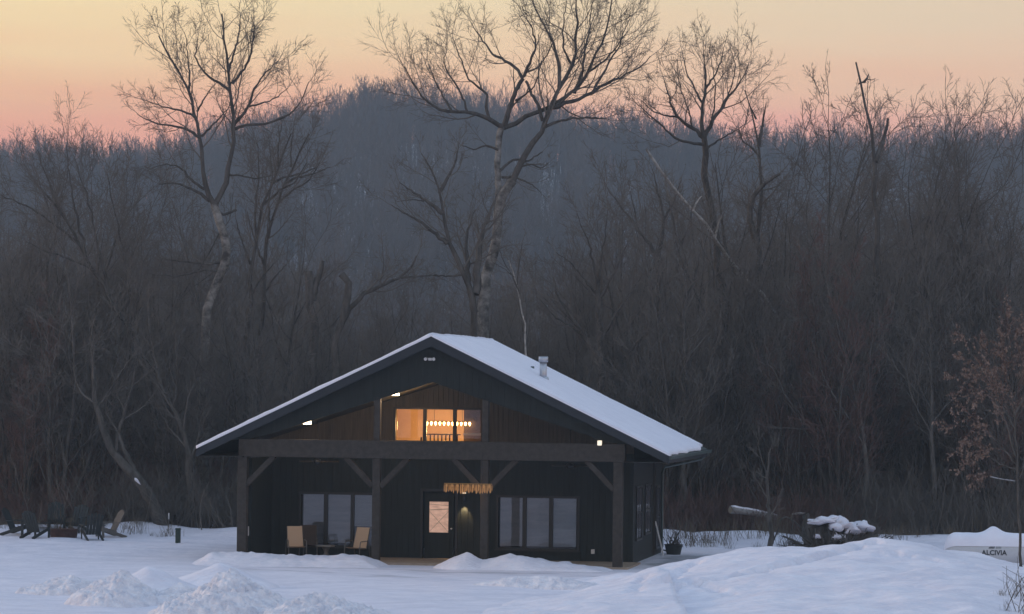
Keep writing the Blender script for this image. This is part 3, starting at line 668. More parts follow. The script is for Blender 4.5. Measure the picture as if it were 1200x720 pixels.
# flood lamps behind the gable edge
def lamp_light(loc, e, col, r=0.06, parent=None, spot=None, rot=None):
    ld = bpy.data.lights.new('lamp_light', 'SPOT' if spot else 'POINT'); ld.energy = e; ld.color = col; ld.shadow_soft_size = r
    if spot: ld.spot_size = spot; ld.spot_blend = 0.6
    lo = bpy.data.objects.new('lamp_light', ld); COL.objects.link(lo); lo.location = loc
    if rot: lo.rotation_euler = rot
    if parent is not None: lo.parent = parent
    return lo
def flood(x, z, y, e, vis):
    mb = MB(); mb.box(x - 0.13, x + 0.13, y - 0.02, y + 0.06, z + 0.05, z + 0.14); mb.bar((x, y + 0.02, z + 0.12), (x, y + 0.02, z + 0.26), 0.05, 0.05); fo = mb.build('flood_lamp', MBk, barn)
    g = MB(); g.box(x - 0.12, x + 0.12, y - 0.024, y + 0.05, z - 0.05, z + 0.048); g.build('lens', M['lamp_glow'], fo)
    lamp_light((x, y + 0.16, z - 0.06), e, (1.0, 0.68, 0.40), 0.05, barn)
FL = 0.24
for (u, v, e, dz) in ((463, 461.5, 60, 0), (360, 495.0, 30, 0), (549, 462, 22, 0.24), (655, 497, 34, 0.16)):
    x, z = hit(u, v, FL); flood(x, z - 0.01 + dz, FL, e, True)
# sconce beside the door
x, z = hit(544, 583, WY - 0.1)
m = MB(); m.tube([(x, WY - 0.11, z - 0.16), (x, WY - 0.11, z + 0.12)], 0.055, 12); m.box(x - 0.03, x + 0.03, WY - 0.06, WY - 0.001, z - 0.05, z + 0.03); sc = m.build('wall_sconce', MBk, barn)
m = MB(); m.tube([(x, WY - 0.11, z + 0.121), (x, WY - 0.11, z + 0.15)], 0.06, 12); m.build('lens', M['small_glow'], sc)
lamp_light((x, WY - 0.11, z - 0.22), 60, (1.0, 0.66, 0.34), 0.03, barn, spot=math.radians(75), rot=(math.radians(12), 0, 0))
# ------------------------------------------------------------------ loft chandelier, and its reflection built as a second one
def chandelier(name, label, u0, u1, v, ly, n, glow, drops, hang):
    x0, z = hit(u0, v, ly); x1, _ = hit(u1, v, ly)
    p = B0 + EX * ((x0 + x1) / 2) + EY * ly
    t = thing(name, label, 'chandelier', (p.x, p.y, z), -BA); L = (x1 - x0) / 2
    m = MB(); m.box(-L, L, -0.02, 0.02, 0.03, 0.06); m.build('frame_bar', M['brass'], t)
    for s in (-0.6, 0.6):
        m = MB(); m.tube([(s * L, 0, 0.06), (s * L, 0, hang)], 0.007, 6); m.build('hanging_rod', MBk, t)
    for k in range(n):
        xx = -L + 2 * L * (k + 0.5) / n
        m = MB(); m.lathe([(0.004, -0.085), (0.030, -0.03), (0.034, 0.0), (0.012, 0.03)], (xx, 0, 0), 8); m.build('bulb', glow, t)
    if drops:
        m = MB(); r = random.Random(5)
        for k in range(46):
            xx = -L + 2 * L * k / 45; yy = r.uniform(-0.07, 0.07); l = 0.13 + 0.10 * r.random() + 0.05 * math.cos(xx / L * 1.4)
            m.lathe([(0.002, -l), (0.014, -l + 0.05), (0.010, -0.02), (0.004, 0.03)], (xx, yy, 0), 5)
        m.build('reflection_fringe', M['reflection_glow'], t, kind='stuff')
    return t
ch = chandelier('loft_chandelier', 'long chandelier of bright amber bulbs inside the upper gable window', 498, 553, 495.5, 4.5, 11, M['bulb_glow'], False, 0.9)
lamp_light((0, 0, -0.25), 90, (1.0, 0.58, 0.22), 0.25, ch); lamp_light((-1.0, -0.2, -0.1), 45, (1.0, 0.58, 0.22), 0.2, ch)
pc = chandelier('chandelier_reflection', 'amber reflection of the loft chandelier beside the door, built as a fringed fixture', 520.5, 576.5, 568.5, -0.34, 9, M['reflection_glow'], True, 0.95)  # reflection of the loft chandelier, modelled as a solid hanging fixture
lamp_light((0, 0.12, -0.3), 9.0, (1.0, 0.62, 0.36), 0.2, pc)  # added light to go with the modelled reflection
# ceiling fans
for (u, v, lab) in ((372, 541, 'dark ceiling fan under the porch roof above the tan patio chairs'), (668, 546, 'dark ceiling fan under the porch roof above the right windows')):
    x, z = hit(u, v, 1.5); p = B0 + EX * x + EY * 1.5
    t = thing('ceiling_fan', lab, 'ceiling fan', (p.x, p.y, z), -BA + 0.2, group='porch ceiling fans')
    m = MB(); m.lathe([(0.01, -0.12), (0.10, -0.10), (0.13, -0.02), (0.10, 0.06), (0.02, 0.10)], n=14); m.build('motor', MBk, t)
    m = MB(); m.tube([(0, 0, 0.08), (0, 0, zc(x) + 0.035 - z)], 0.018, 8); m.build('rod', MBk, t)
    for k in range(5):
        a = k * 2 * math.pi / 5; R_ = Matrix.Rotation(a, 4, 'Z') @ Matrix.Rotation(0.2, 4, 'X')
        m = MB(); m.box(0.12, 0.68, -0.065, 0.065, -0.008, 0.004, R_); m.build('blade', M['timber'], t)

# ------------------------------------------------------------------ porch furniture
def sling_chair(name, label, u, v, ly, rot, material=None, group=None, s=1.0):
    x, _ = hit(u, v, ly); p = B0 + EX * x + EY * ly
    t = thing(name, label, 'patio chair', (p.x, p.y, 0.06), -BA + rot, group); t.scale = (s, s, s)
    # faces -y
    def side(sg):
        x = sg * 0.28; mm = MB(); mm.tube([(x, -0.28, 0), (x, -0.26, 0.40), (x, -0.22, 0.58), (x, 0.18, 0.60), (x, 0.26, 0.45), (x, 0.34, 0)], 0.016, 8); return mm
    for sg in (-1, 1): side(sg).build('arm_frame', M['chair_metal'], t)
    for sg in (-1, 1):
        mm = MB(); mm.tube([(sg * 0.245, -0.27, 0.40), (sg * 0.245, 0.16, 0.355), (sg * 0.245, 0.36, 1.0)], 0.014, 8); mm.build('rail', M['chair_metal'], t)
    def sheet(pts, n):
        mm = MB(); 
        for i in range(len(pts) - 1):
            (y0, z0), (y1, z1) = pts[i], pts[i + 1]
            mm.prism([(y0, z0), (y1, z1), (y1 + 0.006, z1 - 0.008), (y0 + 0.006, z0 - 0.008)], -0.24, 0.24, 'x')
        return mm
    sheet([(-0.27, 0.41), (-0.1, 0.375), (0.06, 0.355), (0.15, 0.37)], 3).build('seat', material or M['sling'], t)
    sheet([(0.155, 0.385), (0.20, 0.52), (0.27, 0.74), (0.365, 1.01)], 3).build('backrest', material or M['sling'], t)
    return t
sling_chair('patio_chair', 'tan sling patio chair on the porch, left of the low table', 347, 655, 0.9, 0.38, group='tan patio chairs')
sling_chair('patio_chair', 'tan sling patio chair on the porch, beside the second timber post', 418, 655, 0.9, -0.38, group='tan patio chairs')
sling_chair('patio_chair', 'dark brown patio chair half hidden behind the left tan chair', 361, 652, 1.9, 0.2, M['brown_wicker'])
x, _ = hit(382, 655, 1.0); p = B0 + EX * x + EY * 1.0
t = thing('patio_table', 'low round patio table between the two tan chairs', 'table', (p.x, p.y, 0.06), 0)
m = MB(); m.lathe([(0.001, 0.40), (0.27, 0.40), (0.28, 0.42), (0.28, 0.44), (0.001, 0.445)], n=22); m.build('tabletop', M['table_top'], t)
m = MB(); m.lathe([(0.20, 0.0), (0.10, 0.1), (0.06, 0.22), (0.11, 0.36), (0.16, 0.40)], n=14); m.build('pedestal', M['chair_metal'], t)

# ------------------------------------------------------------------ yard: fire pit chairs, posts, tank
def g_at(u, v_or_Y):
    p = px(u, 600, v_or_Y); return p.x, p.y, top_z(p.x, p.y)
def adirondack(label, u, Y, rot, material, group='adirondack chairs round the fire pit'):
    x, y, z = g_at(u, Y); t = thing('adirondack_chair', label, 'garden chair', (x, y, z - 0.03), rot, group)
    # faces -y
    m = MB(); 
    for k in range(5):
        y0 = -0.30 + 0.115 * k; z0 = 0.37 - 0.035 * k; m.box(-0.27, 0.27, y0, y0 + 0.10, z0, z0 + 0.022)
    m.build('seat', material, t)
    m = MB()
    for k in range(5):
        xx = -0.22 + 0.11 * k; hh = 0.98 - 0.035 * abs(k - 2) ** 1.6
        m.bar((xx, 0.20, 0.22), (xx * 1.08, 0.20 + 0.42 * hh * 0.9, 0.22 + 0.78 * hh), 0.098, 0.02, up=(0, 1, 0))
    m.build('backrest', material, t)
    for s in (-1, 1):
        m = MB(); m.bar((s * 0.33, -0.32, 0.56), (s * 0.33, 0.36, 0.54), 0.12, 0.024); m.build('armrest', material, t)
        m = MB(); m.bar((s * 0.30, -0.27, 0.0), (s * 0.30, -0.27, 0.55), 0.09, 0.03, up=(1, 0, 0)); m.build('leg', material, t)
        m = MB(); m.bar((s * 0.27, -0.30, 0.34), (s * 0.27, 0.62, 0.02), 0.03, 0.11); m.build('leg', material, t)
    return t
DK, GY = M['adirondack_dark'], M['adirondack_grey']
adirondack('dark adirondack chair at the left end of the fire pit group', 22, 120.0, math.radians(75), DK)
adirondack('dark adirondack chair second from the left edge, beside the fire pit', 44, 118.8, math.radians(150), DK)
adirondack('dark adirondack chair behind the fire pit, facing the barn', 66, 121.6, math.radians(10), DK)
adirondack('dark adirondack chair behind the fire pit and next to the darkest chair', 88, 121.4, math.radians(-20), DK)
adirondack('darkest adirondack chair with its back to us, right of the fire pit', 108, 118.8, math.radians(-160), DK)
adirondack('weathered grey-brown adirondack chair leaning back at the right of the fire pit group', 126, 120.2, math.radians(-62), GY)
x, y, z = g_at(75, 119.6)
t = thing('fire_pit', 'low rusty round fire pit between the dark adirondack chairs', 'fire pit', (x, y, z - 0.03))
m = MB(); m.lathe([(0.46, 0), (0.50, 0.30), (0.53, 0.32), (0.50, 0.33), (0.46, 0.31), (0.42, 0.04)], n=22); m.build('bowl', M['rust'], t)
m = MB(); m.lathe([(0.001, 0.26), (0.25, 0.25), (0.445, 0.22)], n=18); m.build('ash_snow', M['rust'], t)
x, y, z = g_at(209, 116.0)
t = thing('yard_post', 'short dark green utility post standing in the snow left of the barn', 'post', (x, y, z - 0.05))
m = MB(); m.box(-0.085, 0.085, -0.085, 0.085, 0, 0.50); m.build('pedestal', M['green_metal'], t, bevel=0.012)
m = MB(); m.prism([(-0.10, 0.502), (0.10, 0.502), (0.085, 0.55), (-0.085, 0.55)], -0.10, 0.10); m.build('cap', M['green_metal'], t)
x, y, z = g_at(197.5, 121.5)
t = thing('marker_stake', 'thin marker stake with white top at the wood edge left of the barn', 'stake', (x, y, z - 0.1))
m = MB(); m.tube([(0, 0, 0), (0.01, 0, 0.66)], 0.014, 6); m.build('rod', M['bark_grey'], t)
m = MB(); m.tube([(0.01, 0, 0.60), (0.015, 0, 0.82)], 0.022, 6); m.build('reflector', M['white_plastic'], t)

# propane tank
TY = 104.0
xl = px(1106.5, 640, TY).x
TL, TR = 3.05, 0.475
tank_x = xl + TL / 2
tank = thing('propane_tank', 'snow-capped white propane tank with dark lettering, right of the barn', 'propane tank', (tank_x, TY, 0.0))
TZ = 0.66
prof = [(-TL / 2 + 0.001, 0.02)] + [(-TL / 2 + 0.36 * (1 - math.cos(a)), TR * math.sin(a)) for a in [math.pi / 2 * k / 7 for k in range(1, 8)]]
prof = prof + [(-q, r) for q, r in reversed(prof)]
def lathe_x(mb, prof, n=28, c=(0, 0, TZ)):
    vs = [(c[0] + q, c[1] + r * math.cos(2 * math.pi * k / n), c[2] + r * math.sin(2 * math.pi * k / n)) for q, r in prof for k in range(n)]
    fs = [(i * n + k, i * n + (k + 1) % n, (i + 1) * n + (k + 1) % n, (i + 1) * n + k) for i in range(len(prof) - 1) for k in range(n)]
    mb.add(vs, fs, True); return mb
lathe_x(MB(), prof).build('shell', M['tank_white'], tank)
for s in (-0.9, 0.9):
    m = MB(); m.box(s - 0.06, s + 0.06, -0.30, 0.30, -0.15, TZ - TR + 0.14); m.build('leg', M['tank_white'], tank)
m = MB(); m.lathe([(0.17, TZ + TR - 0.05), (0.17, TZ + TR + 0.10), (0.13, TZ + TR + 0.16), (0.02, TZ + TR + 0.18)], (-0.03, 0, 0), 18); m.build('valve_dome', M['tank_white'], tank)
# snow cap: half shell thicker on top, with the hump over the dome
A, T = np.meshgrid(np.linspace(-1, 1, 90), np.linspace(math.radians(22), math.radians(158), 34))
qx = A * (TL / 2 + 0.02); rr = np.interp(qx, [p_[0] for p_ in prof], [p_[1] for p_ in prof]); rr[:, 0] = 0.05; rr[:, -1] = 0.05
th = 0.012 + 0.085 * sstep((np.sin(T) - math.sin(math.radians(22))) / 0.55) * sstep((1 - np.abs(A)) * 14 + 0.2)
th = th * (1 + 0.3 * fbm(qx * 2, T * 3, 3))
Yc = -np.cos(T) * (rr + th); Zc = TZ + np.sin(T) * (rr + th)
Zc = Zc + 0.17 * np.exp(-(((qx + 0.03) / 0.25) ** 2 + (Yc / 0.26) ** 4)) + 0.03 * np.exp(-((qx + 0.03) / 0.3) ** 2) * (np.sin(T) > 0.5)
i = (np.arange(33)[:, None] * 90 + np.arange(89)[None, :]).ravel()
link('snow_cap', mesh_np('snow_cap', np.stack([qx, Yc, Zc], -1).reshape(-1, 3), [np.stack([i, i + 1, i + 91, i + 90], 1)], M['snow_roof']), tank)
def wrap_on_tank(me, x0, ang0, r):
    co = np.zeros(len(me.vertices) * 3, np.float32); me.vertices.foreach_get('co', co); co = co.reshape(-1, 3)
    an = ang0 + co[:, 1] / r; out = np.stack([x0 + co[:, 0], -np.cos(an) * (r + 0.006 + co[:, 2]), TZ + np.sin(an) * (r + 0.006 + co[:, 2])], -1)
    me.vertices.foreach_set('co', out.ravel().astype(np.float32)); me.update()
fc = bpy.data.curves.new('lettering', 'FONT'); fc.body = 'ALCIVIA'; fc.size = 0.205; fc.align_x = 'CENTER'; fc.extrude = 0.002; fc.offset = 0.006; fc.space_character = 1.02
fo = bpy.data.objects.new('lettering_src', fc); COL.objects.link(fo); bpy.context.view_layer.update()
lm = bpy.data.meshes.new_from_object(fo.evaluated_get(bpy.context.evaluated_depsgraph_get())); bpy.data.objects.remove(fo, do_unlink=True); bpy.data.curves.remove(fc)
lm.materials.clear(); lm.materials.append(M['lettering'])
LXC = px(1162.5, 647, TY).x - tank_x
zt = px(1162, 650.5, TY - TR * 0.98).z; ang = math.asin(max(-0.95, min(0.95, (zt - TZ) / TR)))
wrap_on_tank(lm, LXC, ang, TR)
link('lettering', lm, tank)
# emblem above the name: two leaning three-bar fans
m = MB()
for k in range(4): xx = -0.17 + 0.045 * k; m.prism([(xx, 0), (xx + 0.03, 0), (xx + 0.075, 0.105 - 0.012 * (3 - k)), (xx + 0.05, 0.105 - 0.012 * (3 - k))], 0, 0.003, 'z')
em = m.mesh('emblem', M['lettering']); wrap_on_tank(em, LXC, ang + 0.19 / TR, TR); link('emblem', em, tank)
m = MB()
for k in range(4): xx = 0.06 + 0.042 * k; m.prism([(xx, 0), (xx + 0.022, 0), (xx + 0.03, 0.085), (xx + 0.008, 0.085)], 0, 0.003, 'z')
M['emblem_grey'] = mat('emblem_grey', (0.20, 0.22, 0.22), 0.6, 0.2)
em = m.mesh('emblem', M['emblem_grey']); wrap_on_tank(em, LXC, ang + 0.19 / TR, TR); link('emblem', em, tank)

# ------------------------------------------------------------------ tubes in bulk and bare-tree growth
def unit(a): return a / np.maximum(np.linalg.norm(a, axis=-1, keepdims=True), 1e-9)
def tubes(P, R, k):
    N, Q = R.shape; T = np.empty_like(P); T[:, 1:-1] = P[:, 2:] - P[:, :-2]; T[:, 0] = P[:, 1] - P[:, 0]; T[:, -1] = P[:, -1] - P[:, -2]; T = unit(T)
    mt = np.abs(unit(P[:, -1] - P[:, 0])); ref = np.eye(3)[np.argmin(mt, axis=1)][:, None, :]
    A = unit(np.cross(T, np.broadcast_to(ref, T.shape))); Bv = np.cross(T, A)
    q = 2 * np.pi * np.arange(k) / k
    V = P[:, :, None, :] + R[:, :, None, None] * (A[:, :, None, :] * np.cos(q)[None, None, :, None] + Bv[:, :, None, :] * np.sin(q)[None, None, :, None])
    base = (np.arange(N)[:, None, None] * Q + np.arange(Q - 1)[None, :, None]) * k; a = base + np.arange(k)[None, None, :]; b = base + (np.arange(k) + 1)[None, None, :] % k
    return V.reshape(-1, 3), np.stack([a, b, b + k, a + k], -1).reshape(-1, 4)
def grow(rng, P, R, n, ratio, ang, Q, trop=0.10, wander=0.18, t0=0.25, taper=0.25, rr=0.62, rmin=0.006, lenfix=None, falloff=0.55, side=None):
    """n children per parent tube; returns new (P, R)"""
    N, PQ, _ = P.shape
    t = (np.arange(n)[None, :] + rng.random((N, n))) / n; Lp = np.linalg.norm(np.diff(P, axis=1), axis=2).sum(1)
    kp = rng.random((N, n)) < np.clip(Lp / max(Lp.mean(), 1e-6) * 1.05, 0.3, 1)[:, None]; kp[:, -1] = True
    t = t0 + (1 - t0) * t; t[:, -1] = 0.97
    f = t * (PQ - 1); i = np.minimum(f.astype(int), PQ - 2); w = (f - i)[..., None]; ar = np.arange(N)[:, None]
    p = P[ar, i] * (1 - w) + P[ar, i + 1] * w; r = R[ar, i] * (1 - w[..., 0]) + R[ar, i + 1] * w[..., 0]
    T = unit(P[ar, i + 1] - P[ar, i]); L = np.linalg.norm(np.diff(P, axis=1), axis=2).sum(1)[:, None]
    az = rng.random((N, 1)) * 6.28 + np.arange(n)[None, :] * 2.4 + rng.normal(0, 0.4, (N, n))
    ref = np.where(np.abs(T[..., 2:3]) > 0.9, np.array([1., 0, 0]), np.array([0, 0, 1.])); A = unit(np.cross(T, ref)); Bv = np.cross(T, A)
    an = (np.asarray(ang) + rng.normal(0, 0.14, (N, n)))[..., None]; an[:, -1] *= 0.35
    D = unit(T * np.cos(an) + (A * np.cos(az)[..., None] + Bv * np.sin(az)[..., None]) * np.sin(an))
    ln = (L * ratio if lenfix is None else lenfix) * (1 - falloff * (t - t0) / (1 - t0 + 1e-6)) * rng.uniform(0.65, 1.25, (N, n))
    r0 = np.maximum(np.minimum(r * rr, r * 0.95), rmin)
    p = p[kp]; D = D[kp]; ln = ln[kp]; r0 = r0[kp]; m = len(p)
    out = np.empty((m, Q, 3)); out[:, 0] = p; st = (ln / (Q - 1))[:, None]
    for k in range(1, Q):
        out[:, k] = out[:, k - 1] + D * st
        D = unit(D + np.array([0, 0, trop]) + rng.normal(0, wander, (m, 3)))
    Rn = r0[:, None] * (1 - (1 - taper) * np.linspace(0, 1, Q)[None, :]); Rn = np.maximum(Rn, rmin * 0.8)
    return out, Rn
def join(parts):
    V = []; Fq = []; o_ = 0
    for v, f in parts: V.append(v); Fq.append(f + o_); o_ += len(v)
    return np.concatenate(V), np.concatenate(Fq)
def resample(pts, Q):
    pts = np.asarray(pts, float); d = np.concatenate([[0], np.cumsum(np.linalg.norm(np.diff(pts, axis=0), axis=1))]); s = np.linspace(0, d[-1], Q)
    out = np.stack([np.interp(s, d, pts[:, k]) for k in range(3)], -1)
    sm = out.copy(); sm[1:-1] = 0.25 * out[:-2] + 0.5 * out[1:-1] + 0.25 * out[2:]; return sm

def twigs(rng, limbsP, limbsR, dens=1.0, L1=2.4, fine=True, trop=0.10, rmin=0.007, t0=0.25, per_m=1.35):
    """secondary branches and twigs on a set of limbs given as (1,Q,3) tubes"""
    parts = []; allP = []; allR = []
    for P, R in zip(limbsP, limbsR):
        L = np.linalg.norm(np.diff(P[0], axis=0), axis=1).sum(); n = max(2, int(L * per_m * dens))
        a, b = grow(rng, P, R, n, 0, 0.72, 7, trop, 0.15, t0, 0.3, 0.42, rmin * 1.7, lenfix=min(L1 * 1.35, L * 0.6), falloff=0.35)
        allP.append(a); allR.append(b)
    P1, R1 = np.concatenate(allP), np.concatenate(allR); R1 = np.minimum(R1, 0.045); parts.append(tubes(P1, R1, 4))
    P2, R2 = grow(rng, P1, R1, 6, 0.50, 0.68, 5, trop * 0.7, 0.18, 0.22, 0.4, 0.55, rmin * 1.15, falloff=0.4); parts.append(tubes(P2, R2, 3))
    P3, R3 = grow(rng, P2, R2, 5, 0.50, 0.68, 4, trop * 0.4, 0.22, 0.2, 0.5, 0.7, rmin, falloff=0.35); parts.append(tubes(P3, R3, 3))
    if fine:
        P4, R4 = grow(rng, P3, R3, 3, 0.60, 0.65, 3, 0.02, 0.25, 0.25, 0.6, 0.85, rmin * 0.85, falloff=0.3); parts.append(tubes(P4, R4, 3))
    return join(parts)

def hero(name, label, cat, Y, limbs, seed, r_twig=0.0062, dens=1.0, L1=2.4, twig='twig', mats=('bark', 'bark_pale'), fine=True, depth=0.35, trop=0.10, bare=(), group=None, skip_ground=False, tslope=0.0, per_m=1.35, ends=0):
    """a tree traced limb by limb: limbs = [(pixel points, r0, r1, pale?)]; first one is the trunk, rooted in the ground"""
    rng = np.random.default_rng(seed); done = []; P_all = []; R_all = []; pale = []
    for li, (pts, r0, r1, pl) in enumerate(limbs):
        pts = list(pts)
        if li == 0:
            y0 = Y; b = px(pts[0][0], 600, Y)
            gz = top_z(b.x, b.y) if not skip_ground else px(pts[0][0], pts[0][1], Y).z
            slope = tslope
        else:
            q = np.array(pts[0]); dd = [np.hypot(*(np.array(p_[:2]) - q)) for p_ in done]; y0 = done[int(np.argmin(dd))][2]
            slope = rng.uniform(-1, 1) * depth
        acc = 0.0; w3 = []
        for k, (u, v) in enumerate(pts):
            if k: acc += math.hypot(u - pts[k - 1][0], v - pts[k - 1][1]) / F * Y
            yy = y0 + slope * acc; p_ = px(u, v, yy)
            if li == 0 and k == 0 and not skip_ground: p_ = Vector((px(u, v, Y).x, Y, gz - 0.25))
            w3.append(tuple(p_)); done.append((u, v, yy))
        # denser (u, v, depth) record for attaching children
        for k in range(len(pts) - 1):
            for s in np.linspace(0, 1, 8): done.append((pts[k][0] * (1 - s) + pts[k + 1][0] * s, pts[k][1] * (1 - s) + pts[k + 1][1] * s, done[-1][2] if False else (y0 + slope * np.linalg.norm(np.array(w3[k]) - np.array(w3[0])) )))
        Q = 22 if li == 0 else 16
        c = resample(w3, Q); seg = np.linalg.norm(np.diff(c, axis=0), axis=1).mean(); c[1:-1] += rng.normal(0, min(0.02 + 0.12 * r0, 0.10 * seg), (Q - 2, 3))
        R = r0 + (r1 - r0) * np.linspace(0, 1, Q) ** 0.9; R = R * (1 + rng.normal(0, 0.05, Q))
        if li == 0 and not skip_ground: R[0] *= 1.5; R[1] *= 1.12
        P_all.append(c[None]); R_all.append(R[None]); pale.append(pl)
    root_p = P_all[0][0, 0].copy(); root_p[2] += 0.25 if not skip_ground else 0
    vf = [tubes(P - root_p, R, 10 if R.max() > 0.12 else 6) for P, R in zip(P_all, R_all)]
    V, Fq = join(vf); mi = np.concatenate([np.full(len(f), 1 if pl else 0) for (v, f), pl in zip(vf, pale)])
    t = thing(name, label, cat, tuple(root_p), group=group)
    link('trunk', mesh_np('trunk', V, [Fq], [M[mats[0]], M[mats[1]]], mi), t)
    idx = [k for k in range(len(limbs)) if k not in bare]
    tipP = [P_all[0][:, 12:] - root_p] if (idx and 0 in bare and limbs[0][2] <= 0.06) else []; tipR = [R_all[0][:, 12:]] if tipP else []
    if idx:
        V, Fq = twigs(rng, [P_all[k] - root_p for k in idx] + tipP, [R_all[k] for k in idx] + tipR, dens, L1, fine, trop, r_twig, per_m=per_m)
        link('crown', mesh_np('crown', V, [Fq], M[twig]), t)
    return t

# ------------------------------------------------------------------ the trees one can pick out
BT = 'bare tree'
hero('cottonwood_tree', 'tall pale-barked cottonwood with twin spreading crowns, left of the barn roof', BT, 128, [
    ([(238, 632), (239, 520), (237, 440), (238, 412), (241, 375), (247, 345), (263, 318), (266, 300), (261, 270), (254, 246), (251, 239)], 0.20, 0.15, True),
    ([(251, 240), (243, 231), (239, 222), (238, 190), (235, 165), (232, 146), (224, 114), (213, 90), (198, 66), (186, 42)], 0.10, 0.025, False),
    ([(252, 240), (261, 227), (267, 205), (272, 178), (275, 150), (272, 120), (270, 105), (267, 80), (263, 50), (260, 16)], 0.11, 0.025, False),
    ([(235, 162), (222, 152), (200, 147), (180, 145), (161, 134)], 0.06, 0.015, False),
    ([(231, 140), (222, 133), (205, 128), (186, 124), (168, 117)], 0.05, 0.012, False),
    ([(231, 131), (238, 118), (246, 106), (254, 96)], 0.04, 0.012, False),
    ([(221, 108), (222, 90), (220, 62), (216, 38)], 0.05, 0.012, False),
    ([(270, 106), (258, 98), (246, 92), (236, 82), (228, 66), (232, 44)], 0.06, 0.014, False),
    ([(272, 98), (282, 86), (291, 74), (297, 52), (298, 22)], 0.06, 0.014, False),
    ([(268, 84), (274, 64), (280, 40), (282, 18)], 0.05, 0.013, False),
    ([(275, 145), (284, 134), (292, 124), (298, 104), (310, 86), (326, 72)], 0.07, 0.014, False),
    ([(289, 126), (305, 122), (322, 116), (336, 104)], 0.04, 0.012, False),
    ([(274, 152), (288, 146), (306, 145), (326, 143), (342, 132), (354, 116), (362, 96)], 0.06, 0.014, False),
    ([(236, 160), (246, 150), (258, 138), (268, 126)], 0.05, 0.014, False),
    ([(246, 236), (232, 225), (208, 215), (186, 216)], 0.07, 0.015, False),
    ([(240, 222), (226, 214), (212, 196), (196, 192), (176, 198)], 0.06, 0.014, False),
    ([(253, 246), (262, 252), (268, 250), (277, 246)], 0.06, 0.05, False),
    ([(265, 308), (244, 310), (222, 308), (192, 303)], 0.055, 0.014, False),
    ([(262, 318), (238, 316), (214, 324), (178, 322)], 0.05, 0.014, False),
    ([(267, 205), (284, 206), (300, 210), (318, 206)], 0.05, 0.014, False),
], 21, dens=1.5, L1=1.9, bare=(0, 16), mats=('bark', 'bark_pale'))
hero('cottonwood_tree', 'biggest spreading cottonwood with a mottled pale trunk behind the barn ridge', BT, 131, [
    ([(561, 632), (562, 470), (563, 400), (567, 352), (570, 325), (577, 290), (585, 252), (592, 230), (601, 212)], 0.27, 0.17, True),
    ([(588, 240), (583, 218), (583, 190), (584, 170), (586, 156), (589, 146)], 0.13, 0.12, True),
    ([(589, 150), (578, 143), (568, 136), (548, 132), (518, 131), (500, 122), (486, 100), (474, 78)], 0.095, 0.02, False),
    ([(590, 148), (594, 138), (599, 120), (605, 105), (613, 92)], 0.11, 0.075, False),
    ([(613, 92), (605, 80), (592, 71), (577, 64), (565, 46), (553, 28)], 0.075, 0.015, False),
    ([(614, 90), (618, 78), (624, 66), (629, 55), (622, 30), (612, 8)], 0.07, 0.014, False),
    ([(615, 86), (630, 80), (640, 66), (648, 50)], 0.04, 0.014, False),
    ([(590, 150), (604, 146), (620, 135), (647, 125), (673, 109), (684, 96), (692, 80), (702, 56), (713, 28), (718, -6)], 0.10, 0.02, False),
    ([(600, 214), (610, 192), (622, 168), (636, 152), (641, 134), (652, 107), (664, 92), (671, 80), (676, 54), (676, 22), (675, -22)], 0.14, 0.02, False),
    ([(655, 103), (656, 92), (653, 72), (647, 46), (634, 22), (622, -4)], 0.08, 0.014, False),
    ([(645, 126), (662, 122), (689, 112), (713, 96), (744, 83), (762, 66)], 0.10, 0.015, False),
    ([(637, 150), (648, 144), (668, 139), (690, 137), (714, 140)], 0.07, 0.02, False),
    ([(636, 142), (632, 126), (621, 106), (616, 95)], 0.07, 0.05, False),
    ([(573, 138), (568, 124), (574, 112), (566, 106), (550, 96), (540, 70), (530, 44)], 0.06, 0.014, False),
    ([(548, 132), (544, 116), (532, 96), (520, 74), (524, 50)], 0.05, 0.013, False),
    ([(530, 131), (522, 118), (512, 100), (502, 76)], 0.045, 0.013, False),
    ([(673, 110), (680, 92), (684, 66), (690, 36), (694, 2)], 0.07, 0.014, False),
    ([(690, 84), (706, 74), (720, 58), (736, 36)], 0.05, 0.013, False),
    ([(692, 111), (704, 92), (716, 70), (728, 48), (738, 22)], 0.055, 0.013, False),
    ([(671, 78), (660, 58), (660, 30), (664, 2)], 0.05, 0.013, False),
    ([(586, 200), (602, 186), (618, 190), (636, 178)], 0.06, 0.02, False),
    ([(607, 196), (622, 192), (634, 198), (642, 192)], 0.05, 0.02, False),
    ([(604, 118), (616, 112), (628, 98), (634, 76)], 0.045, 0.013, False),
    ([(588, 208), (604, 208), (620, 214), (634, 226)], 0.05, 0.015, False),
    ([(584, 176), (570, 170), (556, 176), (540, 170)], 0.05, 0.014, False),
], 22, dens=1.45, L1=2.1, bare=(0, 1, 12), depth=0.4)
